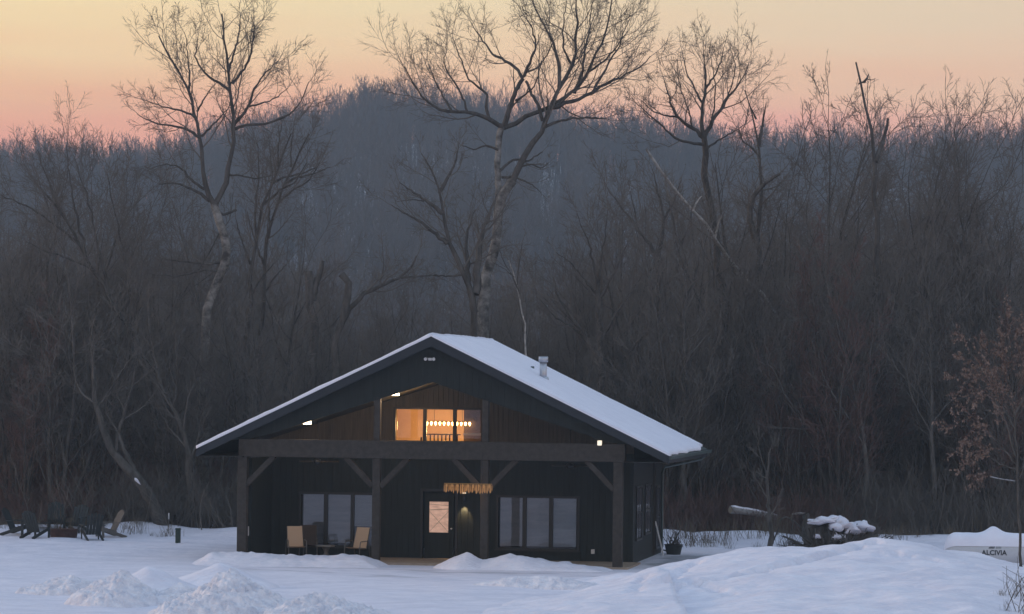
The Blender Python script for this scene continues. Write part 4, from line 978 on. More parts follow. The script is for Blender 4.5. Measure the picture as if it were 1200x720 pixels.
hero('poplar_tree', 'round-crowned bare poplar standing against the pink sky right of the barn', BT, 136, [
    ([(852, 632), (850, 520), (849, 420), (846, 330), (838, 275), (830, 235), (827, 208), (826, 176), (825, 160)], 0.22, 0.12, False),
    ([(825, 162), (814, 152), (800, 142), (790, 132), (783, 112), (778, 92)], 0.09, 0.014, False),
    ([(795, 138), (780, 136), (764, 130), (752, 118)], 0.045, 0.012, False),
    ([(825, 162), (822, 145), (824, 122), (827, 102), (826, 78), (824, 54)], 0.10, 0.014, False),
    ([(826, 160), (836, 142), (846, 126), (853, 114), (868, 98), (878, 72)], 0.09, 0.014, False),
    ([(826, 170), (812, 168), (792, 164), (770, 142), (746, 122)], 0.07, 0.013, False),
    ([(824, 122), (814, 104), (804, 84), (800, 62)], 0.05, 0.012, False),
    ([(827, 104), (838, 88), (846, 70), (848, 56)], 0.05, 0.012, False),
    ([(832, 150), (838, 124), (838, 100), (834, 74)], 0.05, 0.012, False),
    ([(850, 120), (858, 100), (862, 78), (858, 62)], 0.04, 0.012, False),
    ([(826, 176), (842, 164), (858, 156), (872, 146)], 0.05, 0.012, False),
    ([(812, 152), (808, 132), (800, 112), (794, 86)], 0.045, 0.012, False),
], 23, dens=1.55, L1=1.8, bare=(0,), twig='twig')
hero('dead_snag', 'tall dark broken snag poking above the trees on the right', 'dead tree', 130, [
    ([(1029, 634), (1028, 480), (1027, 300), (1025, 210), (1023, 172), (1021, 142), (1017, 115), (1011, 95), (1008, 86), (1003, 73)], 0.23, 0.035, False),
    ([(1026, 190), (1033, 170), (1038, 154), (1041, 139)], 0.11, 0.045, False),
    ([(1012, 97), (1016, 92), (1018, 87)], 0.06, 0.02, False),
    ([(1014, 96), (1009, 97), (1005, 99)], 0.05, 0.015, False),
    ([(1016, 93), (1022, 94), (1026, 92)], 0.025, 0.01, False),
], 24, bare=(0, 1, 2, 3, 4))
hero('dead_snag', 'forked dead tree with bare pointed prongs right of the round-crowned poplar', 'dead tree', 133, [
    ([(888, 634), (887, 480), (886, 330), (889, 288), (891, 240), (890, 184), (887, 154), (883, 131), (873, 106)], 0.22, 0.014, False),
    ([(889, 172), (893, 150), (896, 132), (898, 120)], 0.09, 0.014, False),
    ([(887, 290), (880, 270), (878, 250), (884, 228), (898, 214), (914, 204)], 0.16, 0.05, False),
    ([(890, 184), (880, 172), (870, 166), (866, 150)], 0.05, 0.014, False),
    ([(886, 140), (878, 122), (874, 110)], 0.04, 0.014, False),
], 25, bare=(0, 1), dens=0.8, L1=1.3)
hero('leaning_tree', 'thin pale dead trunk leaning diagonally through the woods right of the barn', 'dead tree', 143, [
    ([(1085, 628), (1010, 510), (960, 440), (927, 397), (897, 353), (867, 320), (837, 277), (807, 243), (777, 207), (758, 176)], 0.13, 0.05, True),
    ([(838, 279), (842, 262), (846, 252)], 0.05, 0.02, True),
    ([(812, 247), (816, 238), (822, 230)], 0.04, 0.02, True),
], 26, bare=(0, 1, 2), tslope=-0.85, mats=('bark', 'bark_birch'))
hero('forked_tree', 'dark many-stemmed tree leaning left behind the left slope of the roof peak', BT, 126, [
    ([(557, 632), (557, 470), (556, 372), (546, 323), (534, 302), (524, 285), (517, 247), (515, 218), (506, 200), (494, 180)], 0.25, 0.022, False),
    ([(556, 366), (548, 320), (546, 280), (550, 262), (557, 246)], 0.15, 0.02, False),
    ([(557, 345), (560, 305), (566, 268), (576, 246), (582, 228)], 0.17, 0.025, False),
    ([(518, 250), (506, 240), (494, 232), (480, 222), (468, 214)], 0.085, 0.014, False),
    ([(524, 286), (508, 272), (486, 256), (458, 240)], 0.085, 0.014, False),
    ([(516, 224), (526, 206), (534, 190), (538, 168)], 0.08, 0.014, False),
    ([(544, 322), (524, 324), (506, 323), (488, 325)], 0.045, 0.016, False),
    ([(497, 236), (484, 234), (470, 236)], 0.03, 0.012, False),
], 27, dens=1.3, L1=1.5, bare=(0,))
hero('birch_sapling', 'slim white sapling just right of the roof ridge', BT, 124, [
    ([(622, 632), (619, 470), (616, 392), (612, 358), (607, 336), (601, 318), (596, 305)], 0.065, 0.02, True),
    ([(609, 345), (600, 322), (590, 306), (584, 290)], 0.03, 0.010, False),
    ([(606, 334), (608, 310), (612, 286)], 0.025, 0.010, False),
    ([(603, 325), (592, 316), (578, 308)], 0.02, 0.010, False),
], 28, dens=1.2, L1=1.0, bare=(0,), mats=('bark', 'bark_birch'))
hero('fan_tree', 'fan-shaped bare tree directly above the metal flue pipe', BT, 127, [
    ([(706, 632), (706, 520), (705, 433), (702, 373), (700, 340)], 0.18, 0.10, False),
    ([(706, 425), (697, 412), (682, 392), (670, 372), (655, 350), (648, 325)], 0.13, 0.02, False),
    ([(701, 345), (696, 310), (688, 280), (676, 250)], 0.06, 0.013, False), ([(700, 340), (704, 308), (708, 278), (712, 246)], 0.06, 0.013, False),
    ([(702, 352), (718, 322), (730, 296), (742, 268)], 0.06, 0.013, False), ([(701, 348), (684, 326), (668, 308), (652, 296)], 0.05, 0.013, False),
    ([(704, 400), (720, 372), (742, 340), (756, 318)], 0.06, 0.013, False), ([(682, 392), (668, 382), (650, 372), (632, 350)], 0.05, 0.014, False),
], 29, dens=1.1, L1=1.5, bare=(0,))
hero('forked_tree', 'slender tree forking left high above the middle of the right roof slope', BT, 129, [
    ([(776, 632), (776, 520), (775, 433), (773, 350), (772, 302)], 0.18, 0.12, False),
    ([(772, 304), (760, 284), (747, 267), (734, 250), (722, 236), (712, 220)], 0.09, 0.014, False),
    ([(772, 302), (775, 278), (778, 256), (772, 226), (764, 198)], 0.08, 0.014, False),
    ([(774, 372), (762, 386), (748, 400), (736, 416)], 0.07, 0.03, False), ([(747, 268), (744, 248), (738, 224)], 0.04, 0.012, False),
    ([(778, 258), (790, 236), (798, 212)], 0.045, 0.012, False),
], 30, dens=1.0, L1=1.5, bare=(0, 3))
hero('forked_tree', 'thin crooked tree left of the round-crowned poplar trunk', BT, 125, [
    ([(800, 632), (802, 500), (802, 413), (801, 362), (807, 323), (799, 290), (790, 262), (784, 236)], 0.15, 0.03, False),
    ([(804, 352), (814, 330), (818, 308), (822, 282)], 0.06, 0.013, False), ([(800, 382), (790, 352), (782, 330)], 0.05, 0.013, False), ([(798, 288), (808, 262), (812, 240)], 0.045, 0.013, False),
], 31, dens=1.0, L1=1.4, bare=())
hero('leaning_tree', 'dark leaning fan-shaped tree filling the woods at the left', BT, 127, [
    ([(196, 632), (176, 450), (153, 390), (128, 348), (94, 289), (76, 254), (52, 226), (34, 204)], 0.19, 0.025, False),
    ([(128, 348), (118, 300), (108, 256), (98, 216), (88, 186)], 0.07, 0.013, False), ([(100, 298), (92, 262), (84, 230), (80, 192), (78, 170)], 0.06, 0.013, False),
    ([(94, 289), (70, 268), (46, 250), (18, 236), (-8, 228)], 0.06, 0.013, False), ([(76, 254), (60, 222), (50, 196), (44, 176)], 0.05, 0.013, False),
    ([(150, 386), (150, 330), (140, 280), (132, 240), (126, 204)], 0.07, 0.013, False), ([(112, 318), (88, 306), (58, 296), (30, 284)], 0.05, 0.013, False),
], 32, dens=1.5, L1=2.0, bare=(0,), trop=0.14)
hero('leaning_tree', 'thick crooked dark trunk with a patch of snow in its crook, left of the barn', BT, 123, [
    ([(190, 634), (178, 586), (160, 560), (143, 542), (132, 530), (117, 498), (111, 462), (110, 432), (106, 396)], 0.24, 0.05, False),
    ([(134, 534), (138, 510), (146, 480), (156, 450), (160, 420)], 0.09, 0.02, False), ([(112, 480), (126, 462), (140, 440), (150, 424)], 0.06, 0.02, False),
    ([(166, 566), (156, 548), (146, 530), (138, 505)], 0.12, 0.05, False),
], 33, dens=0.9, L1=1.5, bare=(0,))
p = px(160.5, 563.5, 122.62)
m = MB(); m.lathe([(0.005, -0.19), (0.03, -0.10), (0.055, 0.02), (0.05, 0.08), (0.008, 0.13)], n=10, M=Matrix.Rotation(math.radians(-42), 4, 'Y'))
m.build('snow_clump', M['snow'], None, loc=p, label='small snow patch caught in the crook of the thick dark leaning trunk', cat='snow')
hero('forked_tree', 'bent dark trunk leaning left under the far left tip of the roof', BT, 124, [
    ([(226, 634), (222, 560), (220, 524), (210, 498), (200, 473), (190, 452), (183, 434), (176, 400), (172, 360)], 0.16, 0.03, False),
    ([(202, 478), (208, 450), (206, 420), (212, 390)], 0.06, 0.014, False), ([(184, 436), (170, 420), (160, 396)], 0.05, 0.014, False),
], 34, dens=1.0, L1=1.5)
for (du, Y, lab, sd) in ((0, 129, 'left of two tall parallel leaning trees beside the twin-crowned cottonwood', 35), (15, 132, 'right of two tall parallel leaning trees beside the twin-crowned cottonwood', 36)):
    hero('tall_tree', lab, BT, Y, [
        ([(288 + du, 632), (289 + du, 480), (291 + du, 380), (296 + du, 294), (307 + du, 248), (318 + du, 216), (329 + du * 1.2, 190), (341 + du * 1.4, 157)], 0.16, 0.025, False),
        ([(300 + du, 278), (300 + du, 240), (304 + du, 200), (300 + du, 165)], 0.06, 0.013, False), ([(318 + du, 216), (332 + du, 208), (352 + du, 204), (372 + du, 196)], 0.05, 0.013, False),
        ([(310 + du, 240), (326 + du, 224), (346 + du, 214), (360 + du, 190)], 0.05, 0.013, False), ([(326 + du, 196), (326 + du, 172), (330 + du, 146)], 0.04, 0.012, False),
        ([(294 + du, 310), (284 + du, 284), (276 + du, 256)], 0.05, 0.013, False), ([(292 + du, 350), (306 + du, 326), (322 + du, 308)], 0.05, 0.013, False),
    ], sd, dens=1.3, L1=1.7, bare=(0,))
hero('dead_snag', 'short broken stub trunk with two horns left of the roof peak', 'dead tree', 126, [
    ([(366, 634), (367, 460), (366, 400), (366, 362), (364, 330), (362, 318)], 0.24, 0.14, False), ([(366, 352), (370, 334), (376, 318), (378, 306)], 0.15, 0.08, False),
], 37, bare=(0, 1))
hero('leaning_tree', 'dark stub with a long arching limb reaching right, above the left roof slope', BT, 125, [
    ([(388, 634), (390, 480), (394, 400), (402, 368), (410, 354), (411, 340), (406, 328), (400, 321)], 0.22, 0.12, False),
    ([(398, 385), (410, 360), (424, 346), (447, 335), (472, 325), (482, 312), (488, 300)], 0.12, 0.03, False),
    ([(470, 326), (490, 324), (512, 322)], 0.04, 0.02, False), ([(445, 336), (450, 312), (448, 290)], 0.045, 0.013, False),
], 38, bare=(0,), dens=0.9, L1=1.3)
# young tree with brown leaves at the right edge, rooted on the mound
LT = hero('leafy_sapling', 'young tree with clinging brown leaves at the right edge of the photo', 'tree', 90.5, [
    ([(1197, 704), (1196, 660), (1195, 610), (1192, 540), (1187, 470), (1184, 420), (1182, 392)], 0.042, 0.015, False),
    ([(1190, 535), (1180, 500), (1166, 462), (1148, 430), (1134, 408)], 0.03, 0.008, False), ([(1188, 500), (1172, 470), (1150, 452), (1128, 446)], 0.025, 0.007, False),
    ([(1192, 545), (1170, 520), (1150, 500), (1128, 500)], 0.022, 0.007, False), ([(1188, 490), (1206, 450), (1216, 410)], 0.028, 0.008, False), ([(1193, 550), (1174, 546), (1156, 532), (1138, 540)], 0.02, 0.007, False),
    ([(1185, 450), (1168, 430), (1158, 404)], 0.02, 0.007, False), ([(1194, 560), (1212, 520), (1228, 480)], 0.026, 0.008, False), ([(1187, 470), (1196, 440), (1200, 404)], 0.02, 0.007, False),
], 39, r_twig=0.004, dens=2.2, L1=0.8, twig='twig_red', bare=(0,), fine=False, trop=-0.02)
_cr = [c for c in LT.children if c.name.startswith('crown')][0].data
_co = np.zeros(len(_cr.vertices) * 3, np.float32); _cr.vertices.foreach_get('co', _co); _co = _co.reshape(-1, 3)
_rg = np.random.default_rng(4); _pk = _co[_rg.integers(0, len(_co), 5200)]
_d = unit(_rg.normal(0, 1, (5200, 3)) * [0.6, 0.6, 0.3] + [0, 0, -0.9]); _s = unit(np.cross(_d, _rg.normal(0, 1, (5200, 3)))); _l = _rg.uniform(0.05, 0.095, (5200, 1)); _n = np.cross(_d, _s) * 0.012
_LV = np.stack([_pk, _pk + _d * _l * 0.5 + _s * _l * 0.27 + _n, _pk + _d * _l, _pk + _d * _l * 0.5 - _s * _l * 0.27 + _n], 1).reshape(-1, 3)
link('leaves', mesh_np('leaves', _LV, [np.arange(5200 * 4).reshape(-1, 4)], M['leaf_brown'], smooth=False), LT, kind='stuff')

# ------------------------------------------------------------------ woodland trees: prototypes, then individual copies
def proto(seed, H, kind, r0, twig='twig', bark='bark', detail=1.0):
    rng = np.random.default_rng(seed); Q = 14
    n_stem = {'clump': 5, 'fan': 3}.get(kind, 1); Ps = []; Rs = []
    for s in range(n_stem):
        lean = rng.normal(0, 0.05, 2) if n_stem == 1 else np.array([math.cos(s * 6.28 / n_stem + seed), math.sin(s * 6.28 / n_stem + seed)]) * rng.uniform(0.12, 0.38)
        D = unit(np.array([lean[0], lean[1], 1.0])); p = np.array([0., 0, -0.25]); h = H * (1 if s == 0 else rng.uniform(0.65, 0.98)); pts = [p]
        for k in range(Q - 1):
            p = p + D * h / (Q - 1); D = unit(D + rng.normal(0, 0.055, 3) + [0, 0, 0.03]); pts.append(p)
        Ps.append(np.array(pts)); rr = r0 * (1 if n_stem == 1 else 0.62); R = rr * (1 - 0.93 * np.linspace(0, 1, Q) ** 0.85); R[0] *= 1.45; R[1] *= 1.1; Rs.append(R)
    P0, R0 = np.array(Ps), np.array(Rs)
    cfg = {'vase': (13, 0.42, 0.50, 0.14, 0.30), 'spread': (12, 0.48, 0.78, 0.10, 0.30), 'slender': (18, 0.22, 0.62, 0.10, 0.22), 'clump': (9, 0.36, 0.48, 0.12, 0.15), 'fan': (11, 0.42, 0.50, 0.12, 0.2), 'shrub': (14, 0.45, 0.6, 0.1, 0.08)}[kind]
    P1, R1 = grow(rng, P0, R0, cfg[0], cfg[1], cfg[2], 8, cfg[3], 0.13, cfg[4], 0.25, 0.5, 0.012, falloff=0.55)
    tv = join([tubes(P0, R0, 8), tubes(P1, R1, 5)])
    P2, R2 = grow(rng, P1, R1, 8, 0.46, 0.68, 6, cfg[3] * 0.7, 0.16, 0.18, 0.35, 0.55, 0.009, falloff=0.4)
    P3, R3 = grow(rng, P2, R2, 6, 0.50, 0.68, 4, cfg[3] * 0.4, 0.2, 0.15, 0.5, 0.65, 0.0075, falloff=0.35)
    n4 = 5 if n_stem == 1 else 3
    P4, R4 = grow(rng, P3, R3, n4, 0.60, 0.65, 3, 0.02, 0.25, 0.2, 0.6, 0.8, 0.0065, falloff=0.3)
    cv = join([tubes(P2, R2, 4), tubes(P3, R3, 3), tubes(P4, R4, 3)])
    return (mesh_np('trunk', tv[0], [tv[1]], M[bark]), mesh_np('crown', cv[0], [cv[1]], M[twig]), float(np.percentile(cv[0][:, 2], 99.7)))
PROTO = {
    'vase': [proto(101, 14, 'vase', 0.17), proto(102, 14, 'vase', 0.15, bark='bark_grey')],
    'spread': [proto(103, 13, 'spread', 0.19), proto(104, 12, 'spread', 0.17)],
    'slender': [proto(105, 14, 'slender', 0.10, bark='bark_grey'), proto(106, 15, 'slender', 0.11)],
    'clump': [proto(107, 11, 'clump', 0.14), proto(108, 10, 'clump', 0.13)],
    'fan': [proto(109, 12, 'fan', 0.16), proto(110, 12, 'fan', 0.15)],
    'red': [proto(111, 9, 'clump', 0.12, twig='twig_red')],
}
DEEP = []
NAMEK = {'vase': 'upright_tree', 'spread': 'spreading_tree', 'slender': 'slender_tree', 'clump': 'clump_tree', 'fan': 'forked_tree', 'red': 'reddish_tree'}
def wood_tree(kind, u, Y, topv, label, group, k=0, rot=None):
    tr, cr, H = PROTO[kind][k % len(PROTO[kind])]
    x = (u - 600) / F * Y; z = top_z(x, Y); b = px(u, topv, Y).z - z
    s = max(0.3, b / H); t = thing(NAMEK[kind], label, BT if kind != 'red' else 'reddish tree', (x, Y, z - 0.02), RNG.uniform(0, 6.28) if rot is None else rot, group)
    sx = s * RNG.uniform(0.9, 1.15) if s < 1.4 else s; t.scale = (sx, sx, s)
    link('trunk', tr, t); link('crown', cr, t)
    return t
# front row, each told apart by where it stands
FRONT = [
    ('clump', 10, 126, 214, 'bushy many-stemmed tree at the far left edge of the woods'),
    ('fan', 52, 131, 176, 'forked tree rising to the skyline behind the fire pit chairs'),
    ('vase', 88, 134, 182, 'upright tree at the skyline above the weathered grey adirondack chair'),
    ('clump', 118, 128, 262, 'low many-stemmed tree right of the fire pit chairs'),
    ('spread', 160, 137, 232, 'spreading tree between the fire pit and the pale twin-crowned cottonwood'),
    ('slender', 205, 130, 262, 'slender straight tree just left of the pale twin-crowned cottonwood trunk'),
    ('clump', 215, 126, 338, 'low bushy tree at the foot of the pale twin-crowned cottonwood'),
    ('vase', 268, 139, 200, 'upright tree just right of the pale twin-crowned cottonwood trunk'),
    ('spread', 342, 133, 232, 'spreading tree above the middle of the left roof slope'),
    ('clump', 330, 125, 330, 'low many-stemmed tree peeking over the left roof slope'),
    ('fan', 440, 131, 330, 'low forked tree behind the arching limb left of the roof peak'),
    ('spread', 470, 137, 300, 'spreading low tree left of the roof peak against the hill'),
    ('clump', 505, 130, 318, 'low bushy tree right behind the roof peak'),
    ('spread', 596, 139, 260, 'spreading tree between the biggest cottonwood and the slim white sapling'),
    ('clump', 650, 128, 300, 'bushy tree behind the flue pipe'),
    ('fan', 668, 140, 242, 'tall forked tree behind the fan-shaped tree'),
    ('spread', 742, 134, 228, 'spreading tree between the fan-shaped tree and the left-forking tree'),
    ('vase', 736, 143, 196, 'tall upright tree far behind the right roof slope'),
    ('clump', 760, 126, 330, 'bushy low tree above the lower right roof slope'),
    ('vase', 815, 141, 190, 'upright tree close left of the round-crowned poplar trunk'),
    ('clump', 828, 126, 300, 'bushy tree just above the right end of the eave'),
    ('fan', 868, 140, 170, 'forked tree just right of the round-crowned poplar'),
    ('spread', 905, 135, 128, 'spreading tree with fine top between poplar and broken snag'),
    ('slender', 975, 136, 108, 'slender tall tree left of the broken snag'),
    ('vase', 948, 139, 118, 'upright tree with fine twigs left of the slender tall tree'),
    ('fan', 1000, 134, 138, 'dense forked tree at the foot of the broken snag top'),
    ('vase', 1050, 133, 118, 'upright tree just right of the broken snag'),
    ('spread', 1066, 136, 140, 'spreading tree second right of the broken snag'),
    ('clump', 905, 127, 300, 'bushy tree above the long fallen log'),
    ('clump', 1010, 127, 262, 'bushy tree above the snow-covered brush heap'),
    ('fan', 1092, 134, 196, 'forked tree above the left end of the propane tank'),
    ('clump', 1120, 128, 300, 'low many-stemmed tree behind the propane tank'),
    ('vase', 1150, 138, 158, 'upright tree reaching the skyline above the propane tank'),
    ('spread', 1186, 132, 152, 'spreading tree at the right edge reaching the skyline'),
    ('clump', 1205, 127, 290, 'bushy dark tree cut by the right edge behind the brown-leaved sapling'),
    ('red', 985, 125, 285, 'reddish twiggy tree in the woods above the snowy brush heap'),
    ('red', 940, 126, 330, 'smaller reddish tree left of the tallest reddish one'),
    ('red', 30, 125, 345, 'reddish bushy tree behind the left end of the fire pit chairs'),
    ('red', 1165, 126, 350, 'reddish tree behind the brown-leaved sapling'),
]
for i, (kd, u, Y, tv, lab) in enumerate(FRONT): wood_tree(kd, u, Y, tv - (34 if 855 < u < 1100 else 12), lab, 'trees along the wood edge', i)
# deeper trees no one could tell apart, by zone
rr_ = random.Random(41)
def canopy(u): return np.interp(u, [-40, 0, 60, 120, 180, 260, 340, 390, 440, 520, 600, 660, 740, 800, 860, 920, 980, 1040, 1080, 1130, 1180, 1240], [200, 195, 188, 200, 235, 250, 245, 300, 330, 320, 290, 262, 232, 222, 200, 190, 175, 170, 190, 215, 200, 200])
ZONES = [(-30, 225, 'left'), (225, 785, 'mid'), (785, 1230, 'right')]
MARKS = [(70, 'behind the left fire pit chairs'), (140, 'behind the right fire pit chairs'), (225, 'above the green utility post'), (290, 'above the left tip of the roof'), (370, 'above the lower left roof slope'),
         (450, 'above the upper left roof slope'), (540, 'straight behind the roof peak'), (610, 'just right of the roof peak'), (690, 'behind the flue pipe'), (785, 'above the lower right roof slope'), (850, 'just right of the eave gutter'),
         (930, 'above the long fallen log'), (1030, 'above the snowy brush heap'), (1110, 'just left of the propane tank'), (1300, 'above the propane tank')]
ADJ = {'vase': 'upright', 'spread': 'spreading', 'slender': 'slender', 'clump': 'many-stemmed', 'fan': 'forked'}
def deep_label(kd, u, Y, h):
    return '%s %s tree %s in the woods %s' % ('tall' if h < 60 else 'low', ADJ[kd], 'far back' if Y > 160 else ('midway' if Y > 140 else 'near'), [m_ for e_, m_ in MARKS if u <= e_][0])
for (u0, u1, zn) in ZONES:
    n = int((u1 - u0) / 8.5)
    for i in range(n):
        u = u0 + (u1 - u0) * (i + rr_.random()) / n; Y = rr_.uniform(134, 190) if i % 3 else rr_.uniform(124, 134)
        tv = float(canopy(u)) + rr_.uniform(6, 120) * (1 if Y < 150 else 0.7)
        kd = rr_.choice(['vase', 'spread', 'clump', 'fan', 'slender', 'clump', 'spread'])
        DEEP.append((u, wood_tree(kd, u, Y, tv, deep_label(kd, u, Y, tv - float(canopy(u))), 'deep woodland trees, ' + {'left': 'left of the barn', 'mid': 'behind the barn', 'right': 'right of the barn'}[zn], i)))
_by = {}
for u, o_ in sorted(DEEP, key=lambda q: q[0]): _by.setdefault(o_['label'], []).append(o_)
for lb, os_ in _by.items():
    nm = {1: [''], 2: ['left-hand ', 'right-hand '], 3: ['leftmost ', 'middle ', 'rightmost ']}.get(len(os_), ['leftmost ', 'second ', 'third ', 'fourth ', 'fifth ', 'sixth '])
    for o_, n_ in zip(os_, nm): o_['label'] = n_ + lb

# ------------------------------------------------------------------ fallen wood at the right
def logthing(name, label, pts, r0, r1, material, Y, cat='log', snow=True, n=12, group=None):
    w3 = [np.array(px(u, v, Y + dy)) for (u, v, dy) in pts]; c = w3[0].copy(); P = resample([w - c for w in w3], 12); R = np.linspace(r0, r1, 12) * (1 + RNG.normal(0, 0.03, 12))
    t = thing(name, label, cat, tuple(c), group=group)
    V, Fq = tubes(P[None], R[None], n); link('trunk', mesh_np('trunk', V, [Fq], material), t)
    for e, d_ in ((0, -1), (-1, 1)):
        mb = MB(); ax = unit(P[e] - P[1 if e == 0 else -2]); ref = np.array([0, 0, 1.]); a = unit(np.cross(ax, ref)); b = np.cross(ax, a); ce = P[e] + ax * 0.004
        mb.add([tuple(ce)] + [tuple(ce + (a * math.cos(6.283 * k / n) + b * math.sin(6.283 * k / n)) * R[e] * 0.985) for k in range(n)], [(0, 1 + k, 1 + (k + 1) % n) for k in range(n)]); mb.build('cut_end', M['log_cut'], t)
    if snow:
        S = P.copy(); S[:, 2] += R * 0.72; V, Fq = tubes(S[None], (R * np.concatenate([[0.35], np.full(10, 0.62), [0.3]]))[None], 8); link('snow_cap', mesh_np('snow_cap', V, [Fq], M['snow']), t)
    return t
logthing('fallen_log', 'long pale fallen log with sawn end propped at the wood edge right of the barn', [(856, 597.5, 0), (872, 599.5, 0.3), (888, 602, 0.6), (912, 607, 0.9)], 0.13, 0.09, M['log_pale'], 123.0, snow=True)
logthing('fallen_log', 'broken grey log with splintered pale top beside the brush heap', [(928, 603, 0), (938, 601.5, 0.1), (946, 603, 0.2)], 0.03, 0.045, M['log_pale'], 123.2, snow=False)
logthing('fallen_log', 'white snow-covered branch lying among the dark brush below the brown-leaved tree', [(1160, 559, 0), (1174, 562, 0), (1190, 564, 0)], 0.018, 0.012, M['log_pale'], 122, snow=True)
hero('stump_tree', 'thin dark trunk rising from the snow in front of the long fallen log', 'tree trunk', 119.0, [([(903, 640), (903, 620), (902, 604), (900, 585), (899, 560), (901, 530)], 0.10, 0.03, False), ([(905, 638), (910, 625), (913, 618)], 0.03, 0.02, False), ([(901, 560), (893, 540), (888, 520)], 0.03, 0.012, False)], 61, dens=1.0, L1=0.9)
hero('stump_tree', 'broken dark stump at the left of the snowy brush heap', 'tree stump', 121.5, [([(943, 638), (944, 622), (945, 608), (944, 602)], 0.16, 0.12, False)], 62, bare=(0,))
hero('dead_branch', 'arched fallen branch between the long log and the brush heap', 'branch', 122.0, [([(912, 610), (922, 606), (932, 612), (940, 620), (944, 632)], 0.035, 0.02, False), ([(930, 611), (928, 620), (925, 632)], 0.03, 0.02, False)], 63, bare=(0, 1), skip_ground=True)
# snowy brush heap
x, y, z = g_at(985, 119.0)
heap_t = thing('brush_heap', 'dark brush heap under a thick lumpy cap of snow, right of the fallen log', 'brush heap', (x, y, z - 0.05))
rg = np.random.default_rng(9); N = 420
st = np.stack([rg.uniform(-1.15, 1.15, N), rg.uniform(-0.5, 0.6, N), np.zeros(N)], -1)
dr = unit(np.stack([rg.normal(0, 0.9, N), rg.normal(0, 0.4, N), np.abs(rg.normal(0.5, 0.35, N))], -1)); ln = rg.uniform(0.4, 1.15, N)[:, None]
hmax = np.interp(st[:, 0], [-1.2, -0.7, 0.2, 0.9, 1.2], [0.75, 1.1, 0.95, 0.9, 0.4])
P = np.stack([st, st + dr * ln * 0.5 + rg.normal(0, 0.05, (N, 3)), st + dr * ln], 1); P[..., 2] = np.minimum(P[..., 2], hmax[:, None] + np.where(rg.random(N) < 0.25, 0.3, 0.0)[:, None])
V, Fq = tubes(P, rg.uniform(0.012, 0.05, N)[:, None] * np.array([[1, 0.8, 0.5]]), 5); link('branch_tangle', mesh_np('branch_tangle', V, [Fq], M['bark']), heap_t, kind='stuff')
def lump(cx_, cy_, cz_, ax, ay, az, seed, name='snow_cap', mat_=None, parent=None, **kw):
    r = np.random.default_rng(seed); n1, n2 = 20, 12
    th_, ph = np.meshgrid(np.linspace(0, 2 * np.pi, n1, endpoint=False), np.linspace(-0.5 * np.pi, 0.5 * np.pi, n2))
    bx = np.cos(th_) * np.cos(ph); by = np.sin(th_) * np.cos(ph); bz = np.sin(ph); k = 1 + 0.75 * fbm(bx * 1.6 + seed, by * 1.6 + bz * 1.7, 3)
    V = np.stack([cx_ + bx * ax * k, cy_ + by * ay * k, cz_ + np.where(bz > 0, bz * az, bz * az * 0.9) * k * (1 + 0.5 * fbm(bx * 2.6 + seed, by * 2.6, 2))], -1).reshape(-1, 3)
    i = (np.arange(n2 - 1)[:, None] * n1 + np.arange(n1)[None, :]); j = (np.arange(n2 - 1)[:, None] * n1 + (np.arange(n1)[None, :] + 1) % n1)
    return link(name, mesh_np(name, V, [np.stack([i, j, j + n1, i + n1], -1).reshape(-1, 4)], mat_ or M['snow']), parent, **kw)
for k, (a, b, c, sx_, sy_, sz_) in enumerate([(-0.82, -0.1, 0.98, 0.36, 0.4, 0.10), (-0.48, -0.15, 1.06, 0.40, 0.42, 0.13), (-0.05, -0.22, 0.86, 0.42, 0.42, 0.22), (0.36, -0.2, 0.72, 0.30, 0.36, 0.20), (0.80, -0.15, 0.80, 0.40, 0.40, 0.20), (-0.10, -0.38, 0.46, 0.22, 0.2, 0.16), (1.05, -0.3, 0.38, 0.14, 0.15, 0.10), (-0.85, -0.45, 0.5, 0.13, 0.12, 0.10)]):
    lump(a, b, c, sx_, sy_, sz_, 70 + k, 'snow_cap', None, heap_t)
for k, (a, sx_, zt_) in enumerate([(-0.70, 0.60, 0.50), (-0.20, 0.66, 0.54), (0.30, 0.62, 0.46), (0.75, 0.58, 0.44)]):
    lump(a, 0.05, zt_ * 0.75, sx_, 0.36, zt_, 90 + k, 'brush_core', M['bark'], heap_t)
x, y, z = g_at(1038, 119.2); lump(0, 0, 0.08, 0.24, 0.2, 0.20, 81, 'snow_clump', None, None, loc=(x, y, z), label='rounded snow lump just right of the snowy brush heap', cat='snow')
# junk by the barn's back corner: planks leaning and a small bush
p = B0 + EX * (WX + 0.55) + EY * 9.6
t = thing('plant_tub', 'dark tub with bare stems at the back right corner of the barn', 'plant tub', (p.x, p.y, top_z(p.x, p.y) - 0.03))
m = MB(); m.lathe([(0.22, 0), (0.30, 0.34), (0.33, 0.36), (0.29, 0.37), (0.001, 0.31)], n=16); m.build('tub', M['adirondack_dark'], t)
rg = np.random.default_rng(12); N = 26; b_ = np.stack([rg.uniform(-.16, .16, N), rg.uniform(-.16, .16, N), np.full(N, .3)], -1); d_ = unit(np.stack([rg.normal(0, .5, N), rg.normal(0, .5, N), np.ones(N)], -1)) * rg.uniform(.2, .6, N)[:, None]
V, Fq = tubes(np.stack([b_, b_ + d_ * .6, b_ + d_ + [0, 0, .02]], 1), np.full((N, 3), 0.012), 4); link('stems', mesh_np('stems', V, [Fq], M['bark']), t)
p = B0 + EX * (WX + 0.30) + EY * 8.4
t = thing('leaning_board', 'pale board leaning on the right wall of the barn near the back', 'board', (p.x, p.y, top_z(p.x, p.y) - 0.02), -BA)
m = MB(); m.bar((0.06, 0, 0), (-0.24, 0.1, 1.15), 0.03, 0.16, up=(0, 1, 0)); m.build('plank', M['white_plastic'], t)

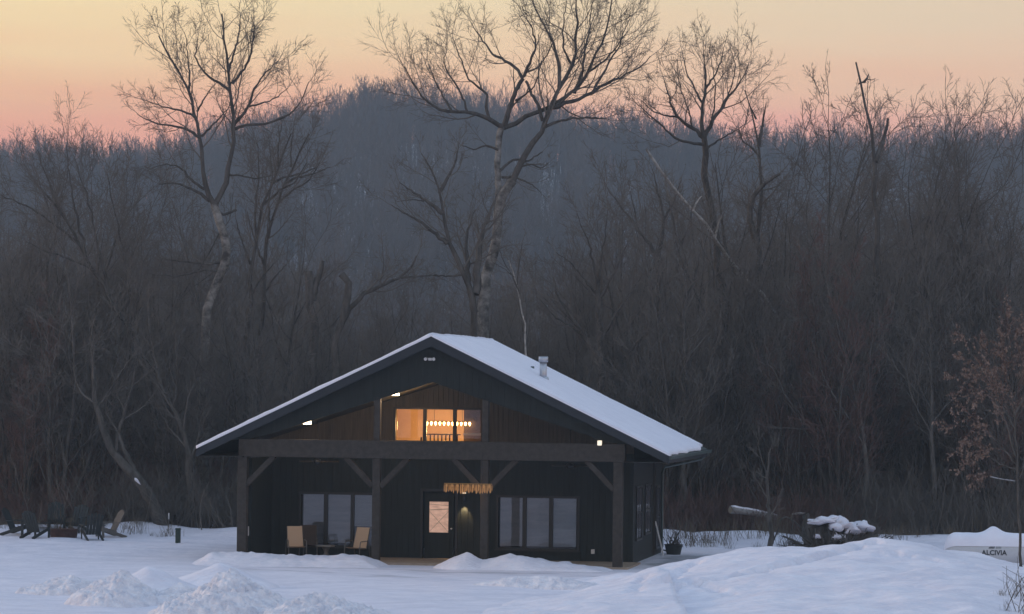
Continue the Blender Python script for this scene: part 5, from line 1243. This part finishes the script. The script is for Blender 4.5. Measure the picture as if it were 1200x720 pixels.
# ------------------------------------------------------------------ stuff: undergrowth and the wood on the hill (instanced)
def instancer(name, pts, scl, rotz, idx, protos, kind='stuff', label=None, cat=None, tilt=None):
    me = bpy.data.meshes.new(name); me.vertices.add(len(pts)); me.vertices.foreach_set('co', np.asarray(pts, np.float32).ravel())
    a = me.attributes.new('scl', 'FLOAT_VECTOR', 'POINT'); a.data.foreach_set('vector', np.asarray(scl, np.float32).ravel())
    r = np.zeros((len(pts), 3), np.float32); r[:, 2] = rotz
    if tilt is not None: r[:, :2] = tilt
    a = me.attributes.new('rot', 'FLOAT_VECTOR', 'POINT'); a.data.foreach_set('vector', r.ravel())
    a = me.attributes.new('idx', 'INT', 'POINT'); a.data.foreach_set('value', np.asarray(idx, np.int32))
    pc_ = bpy.data.collections.new(name + '_kinds')
    for k, pm in enumerate(protos):
        po = bpy.data.objects.new(name + '_kind', pm); pc_.objects.link(po)
    ng = bpy.data.node_groups.new(name + '_nodes', 'GeometryNodeTree')
    ng.interface.new_socket('Geometry', in_out='INPUT', socket_type='NodeSocketGeometry'); ng.interface.new_socket('Geometry', in_out='OUTPUT', socket_type='NodeSocketGeometry')
    N_ = ng.nodes; gi = N_.new('NodeGroupInput'); go = N_.new('NodeGroupOutput'); ip = N_.new('GeometryNodeInstanceOnPoints'); ci = N_.new('GeometryNodeCollectionInfo')
    ci.inputs['Collection'].default_value = pc_; ci.inputs['Separate Children'].default_value = True; ci.inputs['Reset Children'].default_value = True
    def att(nm, ty):
        q = N_.new('GeometryNodeInputNamedAttribute'); q.data_type = ty; q.inputs['Name'].default_value = nm; return [o_ for o_ in q.outputs if o_.enabled and o_.name == 'Attribute'][0]
    er = N_.new('FunctionNodeEulerToRotation'); ng.links.new(att('rot', 'FLOAT_VECTOR'), er.inputs[0])
    ng.links.new(gi.outputs[0], ip.inputs['Points']); ng.links.new(ci.outputs[0], ip.inputs['Instance']); ip.inputs['Pick Instance'].default_value = True
    ng.links.new(att('idx', 'INT'), ip.inputs['Instance Index']); ng.links.new(er.outputs[0], ip.inputs['Rotation']); ng.links.new(att('scl', 'FLOAT_VECTOR'), ip.inputs['Scale'])
    ng.links.new(ip.outputs[0], go.inputs[0])
    o_ = link(name, me, None, kind=kind, label=label, cat=cat); md = o_.modifiers.new('scatter', 'NODES'); md.node_group = ng
    return o_
def brush_proto(seed, n, h, spread, twig):
    rng = np.random.default_rng(seed); b = np.stack([rng.normal(0, spread, n), rng.normal(0, spread, n), np.full(n, -0.1)], -1)
    D = unit(np.stack([rng.normal(0, 0.30, n), rng.normal(0, 0.30, n), np.ones(n)], -1)); L = rng.uniform(0.35, 1.0, n)[:, None] * h; P = np.empty((n, 7, 3)); P[:, 0] = b
    for k in range(1, 7): P[:, k] = P[:, k - 1] + D * L / 6; D = unit(D + rng.normal(0, 0.10, (n, 3)) + [0, 0, 0.02])
    R = rng.uniform(0.008, 0.024, n)[:, None] * np.linspace(1, 0.3, 7)[None]
    P1, R1 = grow(rng, P, R, 6, 0.38, 0.55, 4, 0.08, 0.18, 0.2, 0.4, 0.6, 0.006); P2, R2 = grow(rng, P1, R1, 4, 0.5, 0.6, 3, 0.05, 0.2, 0.2, 0.6, 0.7, 0.0055)
    V, Fq = join([tubes(P, R, 4), tubes(P1, R1, 3), tubes(P2, R2, 3)]); return mesh_np('brush', V, [Fq], M[twig])
BR = [brush_proto(201, 16, 3.2, 0.7, 'twig'), brush_proto(202, 18, 2.6, 0.8, 'twig'), brush_proto(203, 14, 3.8, 0.6, 'twig'), brush_proto(204, 18, 2.4, 0.8, 'twig_red')]
rg = np.random.default_rng(31); N = 2600
Yb = 123.5 + 90 * rg.random(N) ** 1.7; Xb = (rg.random(N) * 1.16 - 0.58) * Yb * 0.30 
lx, ly_ = to_local(Xb, Yb); keep = ~((np.abs(lx) < 7.0) & (ly_ < 13.2)); Xb, Yb = Xb[keep], Yb[keep]; N = len(Xb)
Zb = g_base(Xb, Yb); s = rg.uniform(0.6, 1.25, N) * (1 + 0.6 * sstep((Yb - 128) / 30)); s = np.where(Yb < 126, s * 0.7, s)
red = (fbm(Xb * 0.12, Yb * 0.12, 2) > 0.22); idx = np.where(red, 3, rg.integers(0, 3, N))
instancer('undergrowth', np.stack([Xb, Yb, Zb], -1), np.stack([s * 1.25, s * 1.25, s], -1), rg.random(N) * 6.28, idx, BR, label='dense dark undergrowth of bare stems through the woods', cat='undergrowth')
# dry grass and weeds poking through the snow at the wood edge and beside the right sapling
def grass_proto(seed, n, h, sp, mname='dead_grass'):
    rng = np.random.default_rng(seed); b = np.stack([rng.normal(0, sp, n), rng.normal(0, sp, n), np.full(n, -0.03)], -1); D = unit(np.stack([rng.normal(0, .35, n), rng.normal(0, .35, n), np.ones(n)], -1)); L = rng.uniform(.4, 1, n)[:, None] * h
    m1 = b + D * L * .6; e = m1 + unit(D + rng.normal(0, .4, (n, 3))) * L * .4; V, Fq = tubes(np.stack([b, m1, e], 1), np.full((n, 3), .005) * np.array([[1.2, 1, .6]]), 3); return mesh_np('weeds', V, [Fq], M[mname])
GR = [grass_proto(301, 26, 0.5, 0.15), grass_proto(302, 30, 0.7, 0.2), grass_proto(303, 18, 0.8, 0.16, 'twig')]
pts = []
for k in range(230):
    uu = rg.uniform(-20, 1220); Yq = 120.2 + 3.6 * rg.random() ** 0.7
    if 200 < uu < 800: continue
    p = px(uu, 600, Yq); pts.append((p.x, p.y, top_z(p.x, p.y)))
for k in range(40):
    uu = rg.uniform(790, 1080); p = px(uu, 600, rg.uniform(118.0, 121)); pts.append((p.x, p.y, top_z(p.x, p.y)))
for k in range(9):
    uu = rg.uniform(1172, 1210); p = px(uu, 600, rg.uniform(78.5, 82.5)); pts.append((p.x, p.y, top_z(p.x, p.y)))
N = len(pts); s = 0.35 + 1.3 * rg.random(N) ** 2
instancer('dry_weeds', pts, np.stack([s, s, s], -1), rg.random(N) * 6.28, rg.integers(0, 3, N), GR, label='dry weeds and grass stems sticking out of the snow', cat='weeds')
# wood on the hill
def hill_proto(seed, H, n1):
    rng = np.random.default_rng(seed); Q = 7; P = np.zeros((1, Q, 3)); D = np.array([0, 0, 1.]); 
    for k in range(1, Q): P[0, k] = P[0, k - 1] + D * H / (Q - 1); D = unit(D + rng.normal(0, 0.06, 3))
    P[0, :, 2] -= 0.6
    R = (0.20 * np.linspace(1, 0.15, Q))[None]; P1, R1 = grow(rng, P, R, n1, 0.36, 0.52, 5, 0.16, 0.12, 0.28, 0.3, 0.5, 0.035, falloff=0.55)
    P2, R2 = grow(rng, P1, R1, 6, 0.45, 0.6, 4, 0.14, 0.16, 0.2, 0.4, 0.65, 0.028); P3, R3 = grow(rng, P2, R2, 4, 0.5, 0.6, 3, 0.12, 0.2, 0.2, 0.6, 0.8, 0.022)
    V, Fq = join([tubes(P, R, 5), tubes(P1, R1, 3), tubes(P2, R2, 3), tubes(P3, R3, 3)]); return mesh_np('hill_tree', V, [Fq], M['hill_twig'])
HP = [hill_proto(401, 13, 13), hill_proto(402, 14, 15), hill_proto(403, 12, 12), hill_proto(404, 15, 14)]
N = 6500
Yh = 300 + 520 * rg.random(N) ** 0.85; Xh = (rg.random(N) - 0.5) * Yh * 0.36
Zh = np.maximum(hill_z(Xh, Yh), 0) + g_base(Xh, Yh); s = rg.uniform(0.62, 1.02, N)
instancer('hillside_wood', np.stack([Xh, Yh, Zh], -1), np.stack([s * 1.1, s * 1.1, s], -1), rg.random(N) * 6.28, rg.integers(0, 4, N), HP, label='bare grey wood covering the distant hill', cat='wood')
# flat-land wood between the edge and the hill
N = 700
Yh = 185 + 130 * rg.random(N); Xh = (rg.random(N) - 0.5) * Yh * 0.36; uu = 600 + Xh / Yh * F
Zh = g_base(Xh, Yh) + np.where(Yh > 300, np.maximum(hill_z(Xh, Yh), 0), 0)
want = HC + (450 - (canopy(uu) + 45)) * Yh / F; s = np.clip(want / 14, 0.35, 0.95) * rg.uniform(0.6, 1.0, N)
instancer('far_wood', np.stack([Xh, Yh, Zh], -1), np.stack([s, s, s], -1), rg.random(N) * 6.28, rg.integers(0, 4, N), HP, label='mass of bare trees between the wood edge and the hill', cat='wood')

# ------------------------------------------------------------------ haze: a closed box of even, thin air round everything
m = MB(); m.box(-430, 430, -70, 930, -12, 80)
hz = m.build('haze', M['snow'], None, kind='stuff', label='thin blue dusk haze over the valley', cat='haze')
hm = bpy.data.materials.new('haze_air'); hm.use_nodes = True; ht = hm.node_tree; ht.nodes.clear()
ho = ht.nodes.new('ShaderNodeOutputMaterial'); pv = ht.nodes.new('ShaderNodeVolumePrincipled'); ht.links.new(pv.outputs[0], ho.inputs['Volume'])
pv.inputs['Color'].default_value = (0.62, 0.82, 1.0, 1); pv.inputs['Density'].default_value = 0.00044; pv.inputs['Anisotropy'].default_value = 0.0
hz.data.materials.clear(); hz.data.materials.append(hm)
